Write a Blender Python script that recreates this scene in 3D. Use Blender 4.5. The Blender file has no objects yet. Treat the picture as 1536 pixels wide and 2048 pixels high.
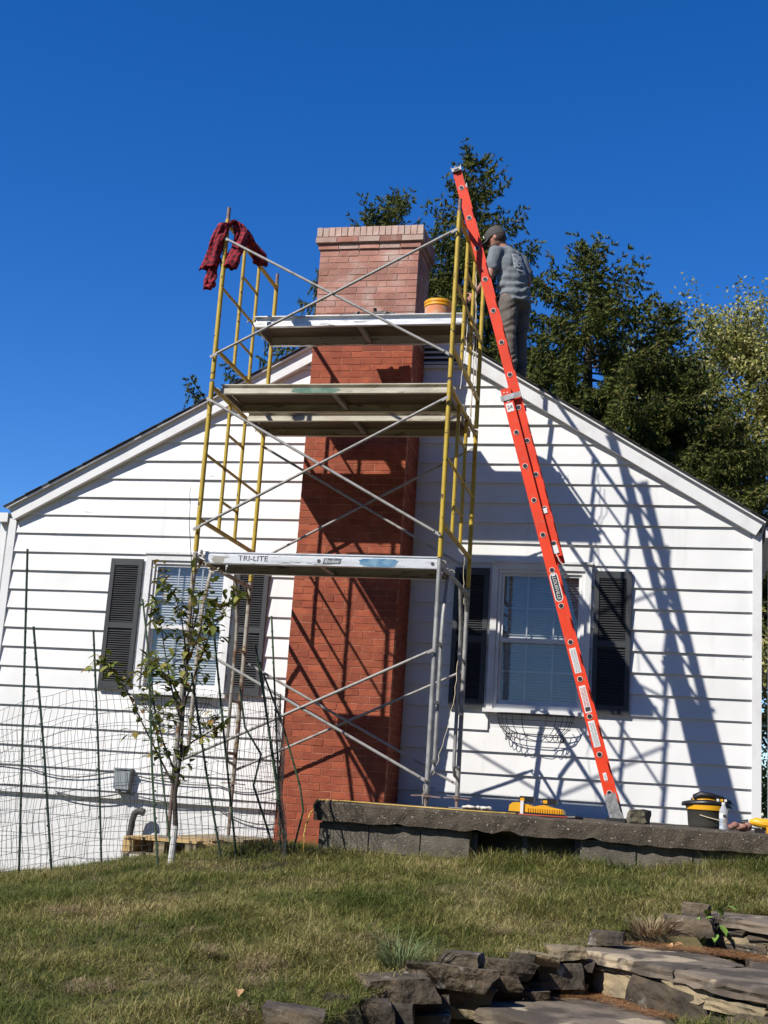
import bpy, math, random
import numpy as np
from mathutils import Vector, Matrix

R = random.Random(11)
NR = np.random.default_rng(7)
scene = bpy.context.scene
COL = scene.collection

# ------------------------------------------------------------------ camera
CAMLOC = (4.74232, -12.7168, -0.14629)
c_r = Vector((0.97486347, 0.21315941, 0.06484041))
c_u = Vector((-0.01643209, -0.22144279, 0.97503491))
c_d = Vector((-0.2221963, 0.95159138, 0.21237384))
cam_d = bpy.data.cameras.new("camera")
cam = bpy.data.objects.new("camera", cam_d)
COL.objects.link(cam)
cam_d.sensor_fit = 'VERTICAL'
cam_d.sensor_height = 36.0
cam_d.lens = 45.676
cam_d.clip_end = 2000.0
m = Matrix((c_r, c_u, -c_d)).transposed().to_4x4()
m.translation = Vector(CAMLOC)
cam.matrix_world = m
scene.camera = cam

# ------------------------------------------------------------------ sky, sun, exposure
SUN_DIR = Vector((0.78, 1.0, -1.12)).normalized()      # direction the light travels
elev = math.asin(-SUN_DIR.z)
azim = math.atan2(-SUN_DIR.x, -SUN_DIR.y)               # from +Y, clockwise towards +X
world = bpy.data.worlds.new("World")
scene.world = world
world.use_nodes = True
nt = world.node_tree
bg = nt.nodes["Background"]
sky = nt.nodes.new("ShaderNodeTexSky")
sky.sky_type = 'NISHITA'
sky.sun_disc = False
sky.sun_elevation = elev
sky.sun_rotation = azim
sky.altitude = 900.0
sky.air_density = 1.0
sky.dust_density = 0.0
sky.ozone_density = 5.0
hsv = nt.nodes.new("ShaderNodeHueSaturation")
hsv.inputs["Saturation"].default_value = 1.30
hsv.inputs["Hue"].default_value = 0.512
nt.links.new(sky.outputs[0], hsv.inputs["Color"])
nt.links.new(hsv.outputs[0], bg.inputs["Color"])
bg.inputs["Strength"].default_value = 0.142
sun_d = bpy.data.lights.new("sun", 'SUN')
sun_d.energy = 5.0
sun_d.angle = math.radians(0.53)
sun_d.color = (1.0, 0.955, 0.88)
sun = bpy.data.objects.new("sun", sun_d)
COL.objects.link(sun)
sun.rotation_euler = SUN_DIR.to_track_quat('-Z', 'Y').to_euler()
sun.location = (-8, -14, 14)
vs = scene.view_settings
vs.view_transform = 'Standard'
vs.look = 'None'
vs.exposure = 0.15
vs.gamma = 1.0
vs.use_curve_mapping = False
scene.cycles.use_denoising = True
scene.cycles.max_bounces = 6

# ------------------------------------------------------------------ materials
def mat(name, col, rough=0.7, metal=0.0, col2=None, nscale=6.0, nlo=0.35, nhi=0.65, detail=5.0,
        bump=0.0, bscale=40.0, spec=None, obj_rand=0.0, isl_rand=0.0, stretch=None, col3=None, n3=(20.0, 0.6, 0.7), trans=0.0, world=False, bdist=0.01):
    mt = bpy.data.materials.new(name)
    mt.use_nodes = True
    n = mt.node_tree
    b = n.nodes["Principled BSDF"]
    b.inputs["Roughness"].default_value = rough
    b.inputs["Metallic"].default_value = metal
    if spec is not None:
        b.inputs["Specular IOR Level"].default_value = spec
    if trans:
        b.inputs["Transmission Weight"].default_value = trans
    b.inputs["Base Color"].default_value = (*col, 1)
    L = n.links.new
    tc = n.nodes.new("ShaderNodeTexCoord")
    vec = tc.outputs["Object"]
    if world:                                   # shared meshes: each copy takes its own piece of the pattern
        vec = n.nodes.new("ShaderNodeNewGeometry").outputs["Position"]
    if stretch:
        mp = n.nodes.new("ShaderNodeMapping")
        mp.inputs["Scale"].default_value = stretch
        L(vec, mp.inputs["Vector"])
        vec = mp.outputs[0]
    out = None

    def noise(scale, det=detail):
        t = n.nodes.new("ShaderNodeTexNoise")
        t.inputs["Scale"].default_value = scale
        t.inputs["Detail"].default_value = det
        L(vec, t.inputs["Vector"])
        return t.outputs["Fac"]

    def mixc(fac, a, bb):
        x = n.nodes.new("ShaderNodeMix")
        x.data_type = 'RGBA'
        if isinstance(fac, float):
            x.inputs[0].default_value = fac
        else:
            L(fac, x.inputs[0])
        for s, v in ((6, a), (7, bb)):
            if isinstance(v, tuple):
                x.inputs[s].default_value = (*v, 1)
            else:
                L(v, x.inputs[s])
        return x.outputs[2]

    def ramp(fac, lo, hi):
        r_ = n.nodes.new("ShaderNodeMapRange")
        r_.inputs["From Min"].default_value = lo
        r_.inputs["From Max"].default_value = hi
        L(fac, r_.inputs["Value"])
        return r_.outputs[0]
    if col2 is not None:
        out = mixc(ramp(noise(nscale), nlo, nhi), col, col2)
    if col3 is not None:
        out = mixc(ramp(noise(n3[0]), n3[1], n3[2]), out if out is not None else col, col3)
    for amt, kind in ((obj_rand, 'o'), (isl_rand, 'i')):
        if amt:
            if kind == 'o':
                q = n.nodes.new("ShaderNodeObjectInfo")
                rv = q.outputs["Random"]
            else:
                q = n.nodes.new("ShaderNodeNewGeometry")
                rv = q.outputs["Random Per Island"]
            h = n.nodes.new("ShaderNodeHueSaturation")
            mr = n.nodes.new("ShaderNodeMapRange")
            mr.inputs["To Min"].default_value = 1 - amt
            mr.inputs["To Max"].default_value = 1 + amt
            L(rv, mr.inputs["Value"])
            L(mr.outputs[0], h.inputs["Value"])
            if out is None:
                h.inputs["Color"].default_value = (*col, 1)
            else:
                L(out, h.inputs["Color"])
            out = h.outputs[0]
    if out is not None:
        L(out, b.inputs["Base Color"])
    if bump:
        bp = n.nodes.new("ShaderNodeBump")
        bp.inputs["Strength"].default_value = bump
        bp.inputs["Distance"].default_value = bdist
        L(noise(bscale, 8.0), bp.inputs["Height"])
        L(bp.outputs[0], b.inputs["Normal"])
    return mt


def two_tone(name, stops, rough=0.8, kind='island', sub=0.0):
    """colour picked per island (blade, leaf, needle tuft) from a ramp"""
    mt = bpy.data.materials.new(name)
    mt.use_nodes = True
    n = mt.node_tree
    b = n.nodes["Principled BSDF"]
    b.inputs["Roughness"].default_value = rough
    b.inputs["Specular IOR Level"].default_value = 0.25
    g = n.nodes.new("ShaderNodeNewGeometry") if kind == 'island' else n.nodes.new("ShaderNodeObjectInfo")
    r_ = n.nodes.new("ShaderNodeValToRGB")
    el = r_.color_ramp.elements
    while len(el) < len(stops):
        el.new(0.5)
    for e, (p, c) in zip(el, stops):
        e.position = p
        e.color = (*c, 1)
    fac = g.outputs["Random Per Island"] if kind == 'island' else g.outputs["Random"]
    tc = n.nodes.new("ShaderNodeTexCoord")
    ns = n.nodes.new("ShaderNodeTexNoise")
    ns.inputs["Scale"].default_value = 1.5
    ns.inputs["Detail"].default_value = 5
    n.links.new(tc.outputs["Object"], ns.inputs["Vector"])
    ma = n.nodes.new("ShaderNodeMath")
    ma.operation = 'MULTIPLY_ADD'
    n.links.new(ns.outputs["Fac"], ma.inputs[0])
    ma.inputs[1].default_value = 1.35 if sub else 0.0
    mb2 = n.nodes.new("ShaderNodeMath")
    mb2.operation = 'MULTIPLY_ADD'
    n.links.new(fac, mb2.inputs[0])
    mb2.inputs[1].default_value = 0.62 if sub else 1.0
    mb2.inputs[2].default_value = -0.56 if sub else 0.0
    n.links.new(mb2.outputs[0], ma.inputs[2])
    n.links.new(ma.outputs[0], r_.inputs["Fac"])
    n.links.new(r_.outputs[0], b.inputs["Base Color"])
    # some light passes through leaves
    tr = n.nodes.new("ShaderNodeBsdfTranslucent")
    n.links.new(r_.outputs[0], tr.inputs["Color"])
    mx = n.nodes.new("ShaderNodeMixShader")
    mx.inputs[0].default_value = 0.25
    n.links.new(b.outputs[0], mx.inputs[1])
    n.links.new(tr.outputs[0], mx.inputs[2])
    n.links.new(mx.outputs[0], n.nodes["Material Output"].inputs["Surface"])
    return mt


def siding_material():
    mt = mat("white_siding", (0.775, 0.772, 0.755), rough=0.5, col2=(0.70, 0.70, 0.68), nscale=1.3, nlo=0.45, nhi=0.7)
    n = mt.node_tree
    L = n.links.new
    b = n.nodes["Principled BSDF"]
    src = b.inputs["Base Color"].links[0].from_socket
    tc = n.nodes.new("ShaderNodeTexCoord")
    # flaked patches of bare grey undercoat
    mp = n.nodes.new("ShaderNodeMapping")
    mp.inputs["Scale"].default_value = (1.0, 1.0, 2.6)
    L(tc.outputs["Object"], mp.inputs["Vector"])
    ns = n.nodes.new("ShaderNodeTexNoise")
    ns.inputs["Scale"].default_value = 2.3
    ns.inputs["Detail"].default_value = 7
    ns.inputs["Roughness"].default_value = 0.6
    L(mp.outputs[0], ns.inputs["Vector"])
    r1 = n.nodes.new("ShaderNodeMapRange")
    r1.inputs["From Min"].default_value = 0.685
    r1.inputs["From Max"].default_value = 0.695
    L(ns.outputs["Fac"], r1.inputs["Value"])
    mx = n.nodes.new("ShaderNodeMix")
    mx.data_type = 'RGBA'
    L(r1.outputs[0], mx.inputs[0])
    L(src, mx.inputs[6])
    mx.inputs[7].default_value = (0.52, 0.52, 0.51, 1)
    # vertical weather streaks
    mp2 = n.nodes.new("ShaderNodeMapping")
    mp2.inputs["Scale"].default_value = (9.0, 9.0, 0.6)
    L(tc.outputs["Object"], mp2.inputs["Vector"])
    n2 = n.nodes.new("ShaderNodeTexNoise")
    n2.inputs["Scale"].default_value = 1.0
    n2.inputs["Detail"].default_value = 4
    L(mp2.outputs[0], n2.inputs["Vector"])
    r2 = n.nodes.new("ShaderNodeMapRange")
    r2.inputs["From Min"].default_value = 0.58
    r2.inputs["From Max"].default_value = 0.85
    r2.inputs["To Max"].default_value = 0.55
    L(n2.outputs["Fac"], r2.inputs["Value"])
    m3 = n.nodes.new("ShaderNodeMix")
    m3.data_type = 'RGBA'
    L(r2.outputs[0], m3.inputs[0])
    L(mx.outputs[2], m3.inputs[6])
    m3.inputs[7].default_value = (0.55, 0.54, 0.51, 1)
    L(m3.outputs[2], b.inputs["Base Color"])
    # oil-canning of the sheet
    n4 = n.nodes.new("ShaderNodeTexNoise")
    n4.inputs["Scale"].default_value = 2.2
    n4.inputs["Detail"].default_value = 1.5
    L(tc.outputs["Object"], n4.inputs["Vector"])
    bp = n.nodes.new("ShaderNodeBump")
    bp.inputs["Strength"].default_value = 0.22
    bp.inputs["Distance"].default_value = 0.05
    L(n4.outputs["Fac"], bp.inputs["Height"])
    L(bp.outputs[0], b.inputs["Normal"])
    return mt


def plaid_material():
    mt = mat("red_plaid_flannel", (0.23, 0.012, 0.02), rough=0.9, bump=0.2, bscale=300)
    n = mt.node_tree
    L = n.links.new
    b = n.nodes["Principled BSDF"]
    uv = n.nodes.new("ShaderNodeUVMap")
    sp = n.nodes.new("ShaderNodeSeparateXYZ")
    L(uv.outputs[0], sp.inputs[0])
    facs = []
    for ax in (0, 1):
        for per, wid in ((0.05, 0.42), (0.05, 0.12)):
            a = n.nodes.new("ShaderNodeMath")
            a.operation = 'MULTIPLY_ADD'
            L(sp.outputs[ax], a.inputs[0])
            a.inputs[1].default_value = 1 / per
            a.inputs[2].default_value = 50.0 + (0.6 if wid < 0.2 else 0)
            f = n.nodes.new("ShaderNodeMath")
            f.operation = 'FRACT'
            L(a.outputs[0], f.inputs[0])
            t = n.nodes.new("ShaderNodeMath")
            t.operation = 'LESS_THAN'
            L(f.outputs[0], t.inputs[0])
            t.inputs[1].default_value = wid
            facs.append(t.outputs[0])
    s = facs[0]
    for f in facs[1:]:
        a = n.nodes.new("ShaderNodeMath")
        a.operation = 'ADD'
        L(s, a.inputs[0])
        L(f, a.inputs[1])
        s = a.outputs[0]
    mr = n.nodes.new("ShaderNodeMapRange")
    mr.inputs["From Max"].default_value = 2.4
    L(s, mr.inputs["Value"])
    mx = n.nodes.new("ShaderNodeMix")
    mx.data_type = 'RGBA'
    L(mr.outputs[0], mx.inputs[0])
    mx.inputs[6].default_value = (0.40, 0.018, 0.034, 1)
    mx.inputs[7].default_value = (0.012, 0.009, 0.016, 1)
    L(mx.outputs[2], b.inputs["Base Color"])
    return mt


def glass_material():
    mt = bpy.data.materials.new("window_glass")
    mt.use_nodes = True
    n = mt.node_tree
    n.nodes.remove(n.nodes["Principled BSDF"])
    gl = n.nodes.new("ShaderNodeBsdfGlossy")
    gl.inputs["Roughness"].default_value = 0.02
    tr = n.nodes.new("ShaderNodeBsdfTransparent")
    tr.inputs["Color"].default_value = (0.74, 0.76, 0.77, 1)
    fr = n.nodes.new("ShaderNodeLayerWeight")
    fr.inputs["Blend"].default_value = 0.20
    mx = n.nodes.new("ShaderNodeMixShader")
    pw = n.nodes.new("ShaderNodeMath")
    pw.operation = 'MULTIPLY_ADD'
    pw.inputs[1].default_value = 0.6
    pw.inputs[2].default_value = 0.07
    n.links.new(fr.outputs["Facing"], pw.inputs[0])
    n.links.new(pw.outputs[0], mx.inputs[0])
    n.links.new(tr.outputs[0], mx.inputs[1])
    n.links.new(gl.outputs[0], mx.inputs[2])
    n.links.new(mx.outputs[0], n.nodes["Material Output"].inputs["Surface"])
    return mt


M = {}
M['siding'] = siding_material()
M['trim'] = mat("white_trim_paint", (0.76, 0.76, 0.75), rough=0.5, col2=(0.66, 0.65, 0.63), nscale=5, nlo=0.5, nhi=0.75, bump=0.1, bscale=30)
M['found'] = mat("painted_block_foundation", (0.78, 0.78, 0.77), rough=0.8, col2=(0.70, 0.70, 0.69), nscale=3, bump=0.5, bscale=28)
M['shingle'] = mat("dark_asphalt_shingle", (0.05, 0.048, 0.047), rough=0.95, isl_rand=0.3, bump=0.5, bscale=180)
M['shutter'] = mat("charcoal_shutter", (0.032, 0.034, 0.038), rough=0.55, col2=(0.045, 0.047, 0.05), nscale=4)
M['glass'] = glass_material()
M['blind'] = mat("white_blind_slat", (0.72, 0.73, 0.73), rough=0.6)
M['room'] = mat("dim_room_plaster", (0.25, 0.24, 0.22), rough=0.9)
M['brick'] = mat("red_painted_brick", (0.335, 0.082, 0.036), world=True, rough=0.85, col2=(0.26, 0.056, 0.026), nscale=9, obj_rand=0.2, isl_rand=0.18, bump=0.35, bscale=70)
M['brick_rose'] = mat("weathered_rose_brick", (0.46, 0.235, 0.178), world=True, rough=0.85, col2=(0.35, 0.155, 0.11), nscale=5, obj_rand=0.2, isl_rand=0.12, bump=0.4, bscale=60,
                      col3=(0.50, 0.37, 0.31), n3=(4.5, 0.52, 0.70))
M['brick_pale'] = mat("pale_pink_brick", (0.56, 0.42, 0.345), world=True, rough=0.85, col2=(0.48, 0.30, 0.235), nscale=6, obj_rand=0.16, isl_rand=0.12, bump=0.4, bscale=60,
                      col3=(0.28, 0.20, 0.165), n3=(6.0, 0.58, 0.75))
M['mortar'] = mat("red_washed_mortar", (0.52, 0.24, 0.15), rough=0.95, col2=(0.34, 0.10, 0.055), nscale=12, bump=0.4, bscale=120)
M['mortar_up'] = mat("grey_mortar", (0.50, 0.36, 0.29), rough=0.95, col2=(0.36, 0.22, 0.17), nscale=9, bump=0.4, bscale=120)
M['concrete'] = mat("exposed_aggregate_concrete", (0.105, 0.084, 0.060), rough=0.95, col2=(0.060, 0.047, 0.034), nscale=9, col3=(0.42, 0.38, 0.32), n3=(62.0, 0.655, 0.69), bump=1.0, bscale=75)
M['block'] = mat("weathered_grey_block", (0.155, 0.135, 0.105), rough=0.95, col2=(0.088, 0.076, 0.060), nscale=7, col3=(0.30, 0.28, 0.24), n3=(70.0, 0.62, 0.7), bump=0.9, bscale=90, isl_rand=0.1)
M['yellow'] = mat("chipped_yellow_scaffold_paint", (0.53, 0.37, 0.035), rough=0.5, col2=(0.40, 0.26, 0.03), nscale=9, nlo=0.45, nhi=0.75, col3=(0.055, 0.032, 0.018), n3=(23.0, 0.63, 0.68), bump=0.15, bscale=60)
M['galv'] = mat("grey_galvanised_tube", (0.42, 0.42, 0.40), rough=0.5, metal=0.35, col2=(0.27, 0.27, 0.26), nscale=12, col3=(0.15, 0.075, 0.035), n3=(14.0, 0.68, 0.75))
M['rusty'] = mat("rusty_grey_tube", (0.36, 0.33, 0.28), rough=0.7, col2=(0.16, 0.085, 0.045), nscale=10, nlo=0.48, nhi=0.6, col3=(0.45, 0.36, 0.12), n3=(9.0, 0.62, 0.66))
M['pin'] = mat("rusted_coupling_pin", (0.16, 0.10, 0.075), rough=0.8, col2=(0.26, 0.2, 0.17), nscale=20)
M['brace'] = mat("dull_steel_brace", (0.36, 0.345, 0.32), rough=0.55, metal=0.15, col2=(0.22, 0.2, 0.18), nscale=15, nlo=0.5, nhi=0.7)
M['alu'] = mat("scuffed_aluminium", (0.68, 0.68, 0.67), rough=0.42, metal=0.35, col2=(0.50, 0.50, 0.49), nscale=7, nlo=0.5, nhi=0.7, stretch=(0.5, 1, 3), bump=0.1, bscale=80, col3=(0.20, 0.18, 0.15), n3=(9.0, 0.60, 0.70))
M['alu_cream'] = mat("mortar_stained_aluminium", (0.62, 0.58, 0.47), rough=0.6, metal=0.1, col2=(0.42, 0.37, 0.28), nscale=8, stretch=(0.5, 1, 2), bump=0.2, bscale=80, col3=(0.17, 0.13, 0.08), n3=(11.0, 0.60, 0.70))
M['ply'] = mat("weathered_plywood_deck", (0.16, 0.115, 0.07), rough=0.85, col2=(0.085, 0.06, 0.04), nscale=3, stretch=(0.6, 4, 4))
M['alu_in'] = mat("dull_channel_metal", (0.34, 0.32, 0.28), rough=0.6, metal=0.3, col2=(0.24, 0.22, 0.19), nscale=5)
M['orange'] = mat("orange_fibreglass", (0.84, 0.058, 0.014), rough=0.5, spec=0.3, col2=(0.70, 0.05, 0.016), nscale=5, nlo=0.4, nhi=0.7, col3=(0.55, 0.14, 0.09), n3=(26.0, 0.63, 0.72), bump=0.08, bscale=60)
M['ringm'] = mat("pale_rung_plug", (0.74, 0.60, 0.54), rough=0.5)
M['steel'] = mat("bare_bright_metal", (0.50, 0.49, 0.47), rough=0.45, metal=0.5, col2=(0.27, 0.26, 0.24), nscale=25)
M['black'] = mat("black_plastic", (0.012, 0.012, 0.013), rough=0.45)
M['blackrub'] = mat("black_rubber", (0.02, 0.02, 0.02), rough=0.8)
M['white'] = mat("white_label", (0.78, 0.77, 0.74), rough=0.6)
M['ink'] = mat("dark_print", (0.03, 0.03, 0.035), rough=0.6)
M['plate'] = mat("dark_slate_maker_plate", (0.045, 0.06, 0.085), rough=0.6, col2=(0.12, 0.14, 0.16), nscale=30)
M['greyink'] = mat("small_grey_print", (0.30, 0.29, 0.29), rough=0.7)
M['redink'] = mat("red_print", (0.45, 0.05, 0.03), rough=0.6)
M['blue_paint'] = mat("blue_spray_paint", (0.015, 0.14, 0.30), rough=0.5, col2=(0.20, 0.34, 0.45), nscale=14)
M['green_paint'] = mat("green_spray_paint", (0.02, 0.14, 0.09), rough=0.6, col2=(0.20, 0.28, 0.20), nscale=10)
M['plaid'] = plaid_material()
M['skin'] = mat("skin", (0.46, 0.23, 0.16), rough=0.55, col2=(0.40, 0.18, 0.12), nscale=20)
M['tee'] = mat("heather_grey_cotton", (0.205, 0.225, 0.235), rough=0.9, col2=(0.17, 0.185, 0.195), nscale=30, bump=0.15, bscale=200)
M['pants'] = mat("taupe_work_trousers", (0.165, 0.14, 0.115), rough=0.9, col2=(0.12, 0.10, 0.083), nscale=12, bump=0.2, bscale=90)
M['boot'] = mat("dark_leather_boot", (0.035, 0.025, 0.02), rough=0.7)
M['cap'] = mat("charcoal_cap", (0.075, 0.068, 0.062), rough=0.85)
M['hair'] = mat("dark_brown_hair", (0.04, 0.025, 0.018), rough=0.8)
M['print'] = mat("faded_white_shirt_print", (0.74, 0.75, 0.74), rough=0.9, col2=(0.45, 0.47, 0.48), nscale=45, nlo=0.45, nhi=0.65)
M['bucket'] = mat("orange_bucket_plastic", (0.80, 0.17, 0.02), rough=0.4)
M['bucket_rim'] = mat("yellow_orange_rim_plastic", (0.85, 0.40, 0.02), rough=0.4)
M['bucket_lab'] = mat("mortar_smeared_bucket_side", (0.62, 0.45, 0.33), rough=0.7, col2=(0.70, 0.25, 0.1), nscale=14)
M['mortar_wet'] = mat("wet_grey_mortar", (0.22, 0.2, 0.18), rough=0.9, bump=0.6, bscale=40)
M['cord'] = mat("cream_cord", (0.62, 0.52, 0.36), rough=0.8)
M['ycord'] = mat("yellow_extension_cable", (0.62, 0.42, 0.10), rough=0.6)
M['wcord'] = mat("white_cord", (0.66, 0.62, 0.54), rough=0.8)
M['toolyel'] = mat("yellow_tool_plastic", (0.80, 0.40, 0.015), rough=0.4)
M['toolred'] = mat("red_tool_cable", (0.40, 0.06, 0.03), rough=0.6)
M['vactub'] = mat("smoky_grey_tub_plastic", (0.055, 0.053, 0.045), rough=0.35)
M['pet'] = mat("clear_bottle_plastic", (0.85, 0.88, 0.9), rough=0.08, trans=0.55)
M['leather'] = mat("scuffed_tan_glove_leather", (0.36, 0.24, 0.18), rough=0.8, col2=(0.25, 0.08, 0.06), nscale=14)
M['rock'] = mat("mossy_rock", (0.20, 0.18, 0.12), rough=0.95, col2=(0.11, 0.10, 0.07), nscale=9, bump=0.8, bscale=35)
M['stone'] = mat("grey_brown_fieldstone", (0.138, 0.104, 0.066), world=True, rough=0.95, col2=(0.055, 0.045, 0.034), nscale=5, nlo=0.4, nhi=0.62, obj_rand=0.3, bump=1.0, bscale=13, bdist=0.035, col3=(0.34, 0.32, 0.28), n3=(11.0, 0.62, 0.72))
M['stone_tan'] = mat("tan_sandstone", (0.34, 0.26, 0.15), world=True, rough=0.95, col2=(0.19, 0.155, 0.10), nscale=6, obj_rand=0.22, bump=1.0, bscale=14, bdist=0.03)
M['slab'] = mat("lichened_flagstone", (0.19, 0.15, 0.108), rough=0.95, col2=(0.075, 0.058, 0.042), nscale=4.5, nlo=0.44, nhi=0.57, bump=1.0, bscale=11, bdist=0.02, col3=(0.40, 0.32, 0.21), n3=(3.0, 0.60, 0.64))
M['pallet'] = mat("pale_pallet_pine", (0.62, 0.44, 0.20), rough=0.85, col2=(0.48, 0.31, 0.13), nscale=4, stretch=(1, 8, 8), isl_rand=0.1)
M['pallet_old'] = mat("greyed_pallet_wood", (0.36, 0.29, 0.18), rough=0.9, col2=(0.2, 0.16, 0.1), nscale=5, stretch=(1, 8, 8))
M['stake'] = mat("dark_green_stake", (0.018, 0.035, 0.022), rough=0.5, col2=(0.03, 0.055, 0.03), nscale=12)
M['stake_g'] = mat("bright_green_stake", (0.03, 0.085, 0.035), rough=0.5, col2=(0.07, 0.10, 0.05), nscale=12)
M['wire'] = mat("galvanised_fence_wire", (0.06, 0.06, 0.058), rough=0.6, metal=0.2)
M['wire_black'] = mat("black_wire", (0.018, 0.018, 0.02), rough=0.5)
M['box_grey'] = mat("grey_utility_box_metal", (0.27, 0.30, 0.31), rough=0.5, col2=(0.22, 0.25, 0.26), nscale=6)
M['pipe'] = mat("dark_iron_pipe", (0.06, 0.055, 0.05), rough=0.7)
M['cable'] = mat("grey_cable", (0.10, 0.10, 0.10), rough=0.6)
M['bark'] = mat("grey_brown_bark", (0.12, 0.10, 0.08), rough=0.95, col2=(0.065, 0.052, 0.042), nscale=14, stretch=(1, 1, 0.3), bump=0.8, bscale=40)
M['sap_bark'] = mat("sapling_bark", (0.085, 0.07, 0.052), rough=0.9, col2=(0.04, 0.033, 0.027), nscale=14, bump=0.4, bscale=60)
M['whitewash'] = mat("white_trunk_paint", (0.74, 0.73, 0.70), rough=0.8, col2=(0.6, 0.58, 0.53), nscale=15)
M['leaf'] = two_tone("apple_leaf", [(0, (0.11, 0.145, 0.026)), (0.5, (0.19, 0.225, 0.045)), (0.85, (0.30, 0.285, 0.075)), (1, (0.34, 0.16, 0.05))], kind='object')
M['leaf_i'] = two_tone("apple_leaf_inner", [(0, (0.11, 0.145, 0.026)), (0.5, (0.19, 0.225, 0.045)), (0.85, (0.30, 0.285, 0.075)), (1, (0.34, 0.16, 0.05))])
M['weed'] = mat("bright_weed_leaf", (0.16, 0.27, 0.04), rough=0.6)
M['needle'] = two_tone("spruce_needles", [(0, (0.045, 0.064, 0.014)), (0.5, (0.105, 0.130, 0.026)), (0.88, (0.18, 0.195, 0.042)), (1, (0.21, 0.135, 0.05))])
M['decid'] = two_tone("olive_autumn_leaves", [(0, (0.19, 0.21, 0.048)), (0.5, (0.34, 0.335, 0.085)), (0.85, (0.52, 0.47, 0.18)), (1, (0.62, 0.54, 0.30))])
M['grass'] = two_tone("mixed_lawn_grass", [(0, (0.066, 0.098, 0.016)), (0.28, (0.135, 0.165, 0.034)), (0.50, (0.25, 0.235, 0.068)), (0.76, (0.43, 0.35, 0.15)), (1, (0.55, 0.44, 0.24))], rough=0.7, sub=1.0)
M['tuft'] = two_tone("pale_green_tuft", [(0, (0.12, 0.17, 0.06)), (1, (0.24, 0.28, 0.13))])
M['hay'] = two_tone("dry_thatch", [(0, (0.26, 0.19, 0.10)), (1, (0.42, 0.33, 0.2))])
M['needle_litter'] = two_tone("fallen_pine_needles", [(0, (0.30, 0.13, 0.05)), (0.6, (0.44, 0.22, 0.09)), (1, (0.52, 0.34, 0.18))])
M['dryleaf'] = mat("dry_fallen_leaf", (0.42, 0.24, 0.11), rough=0.8, obj_rand=0.25)
M['soil'] = mat("lawn_soil_thatch", (0.085, 0.075, 0.03), rough=1.0, col2=(0.15, 0.115, 0.055), nscale=3, bump=0.7, bscale=60)

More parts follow.
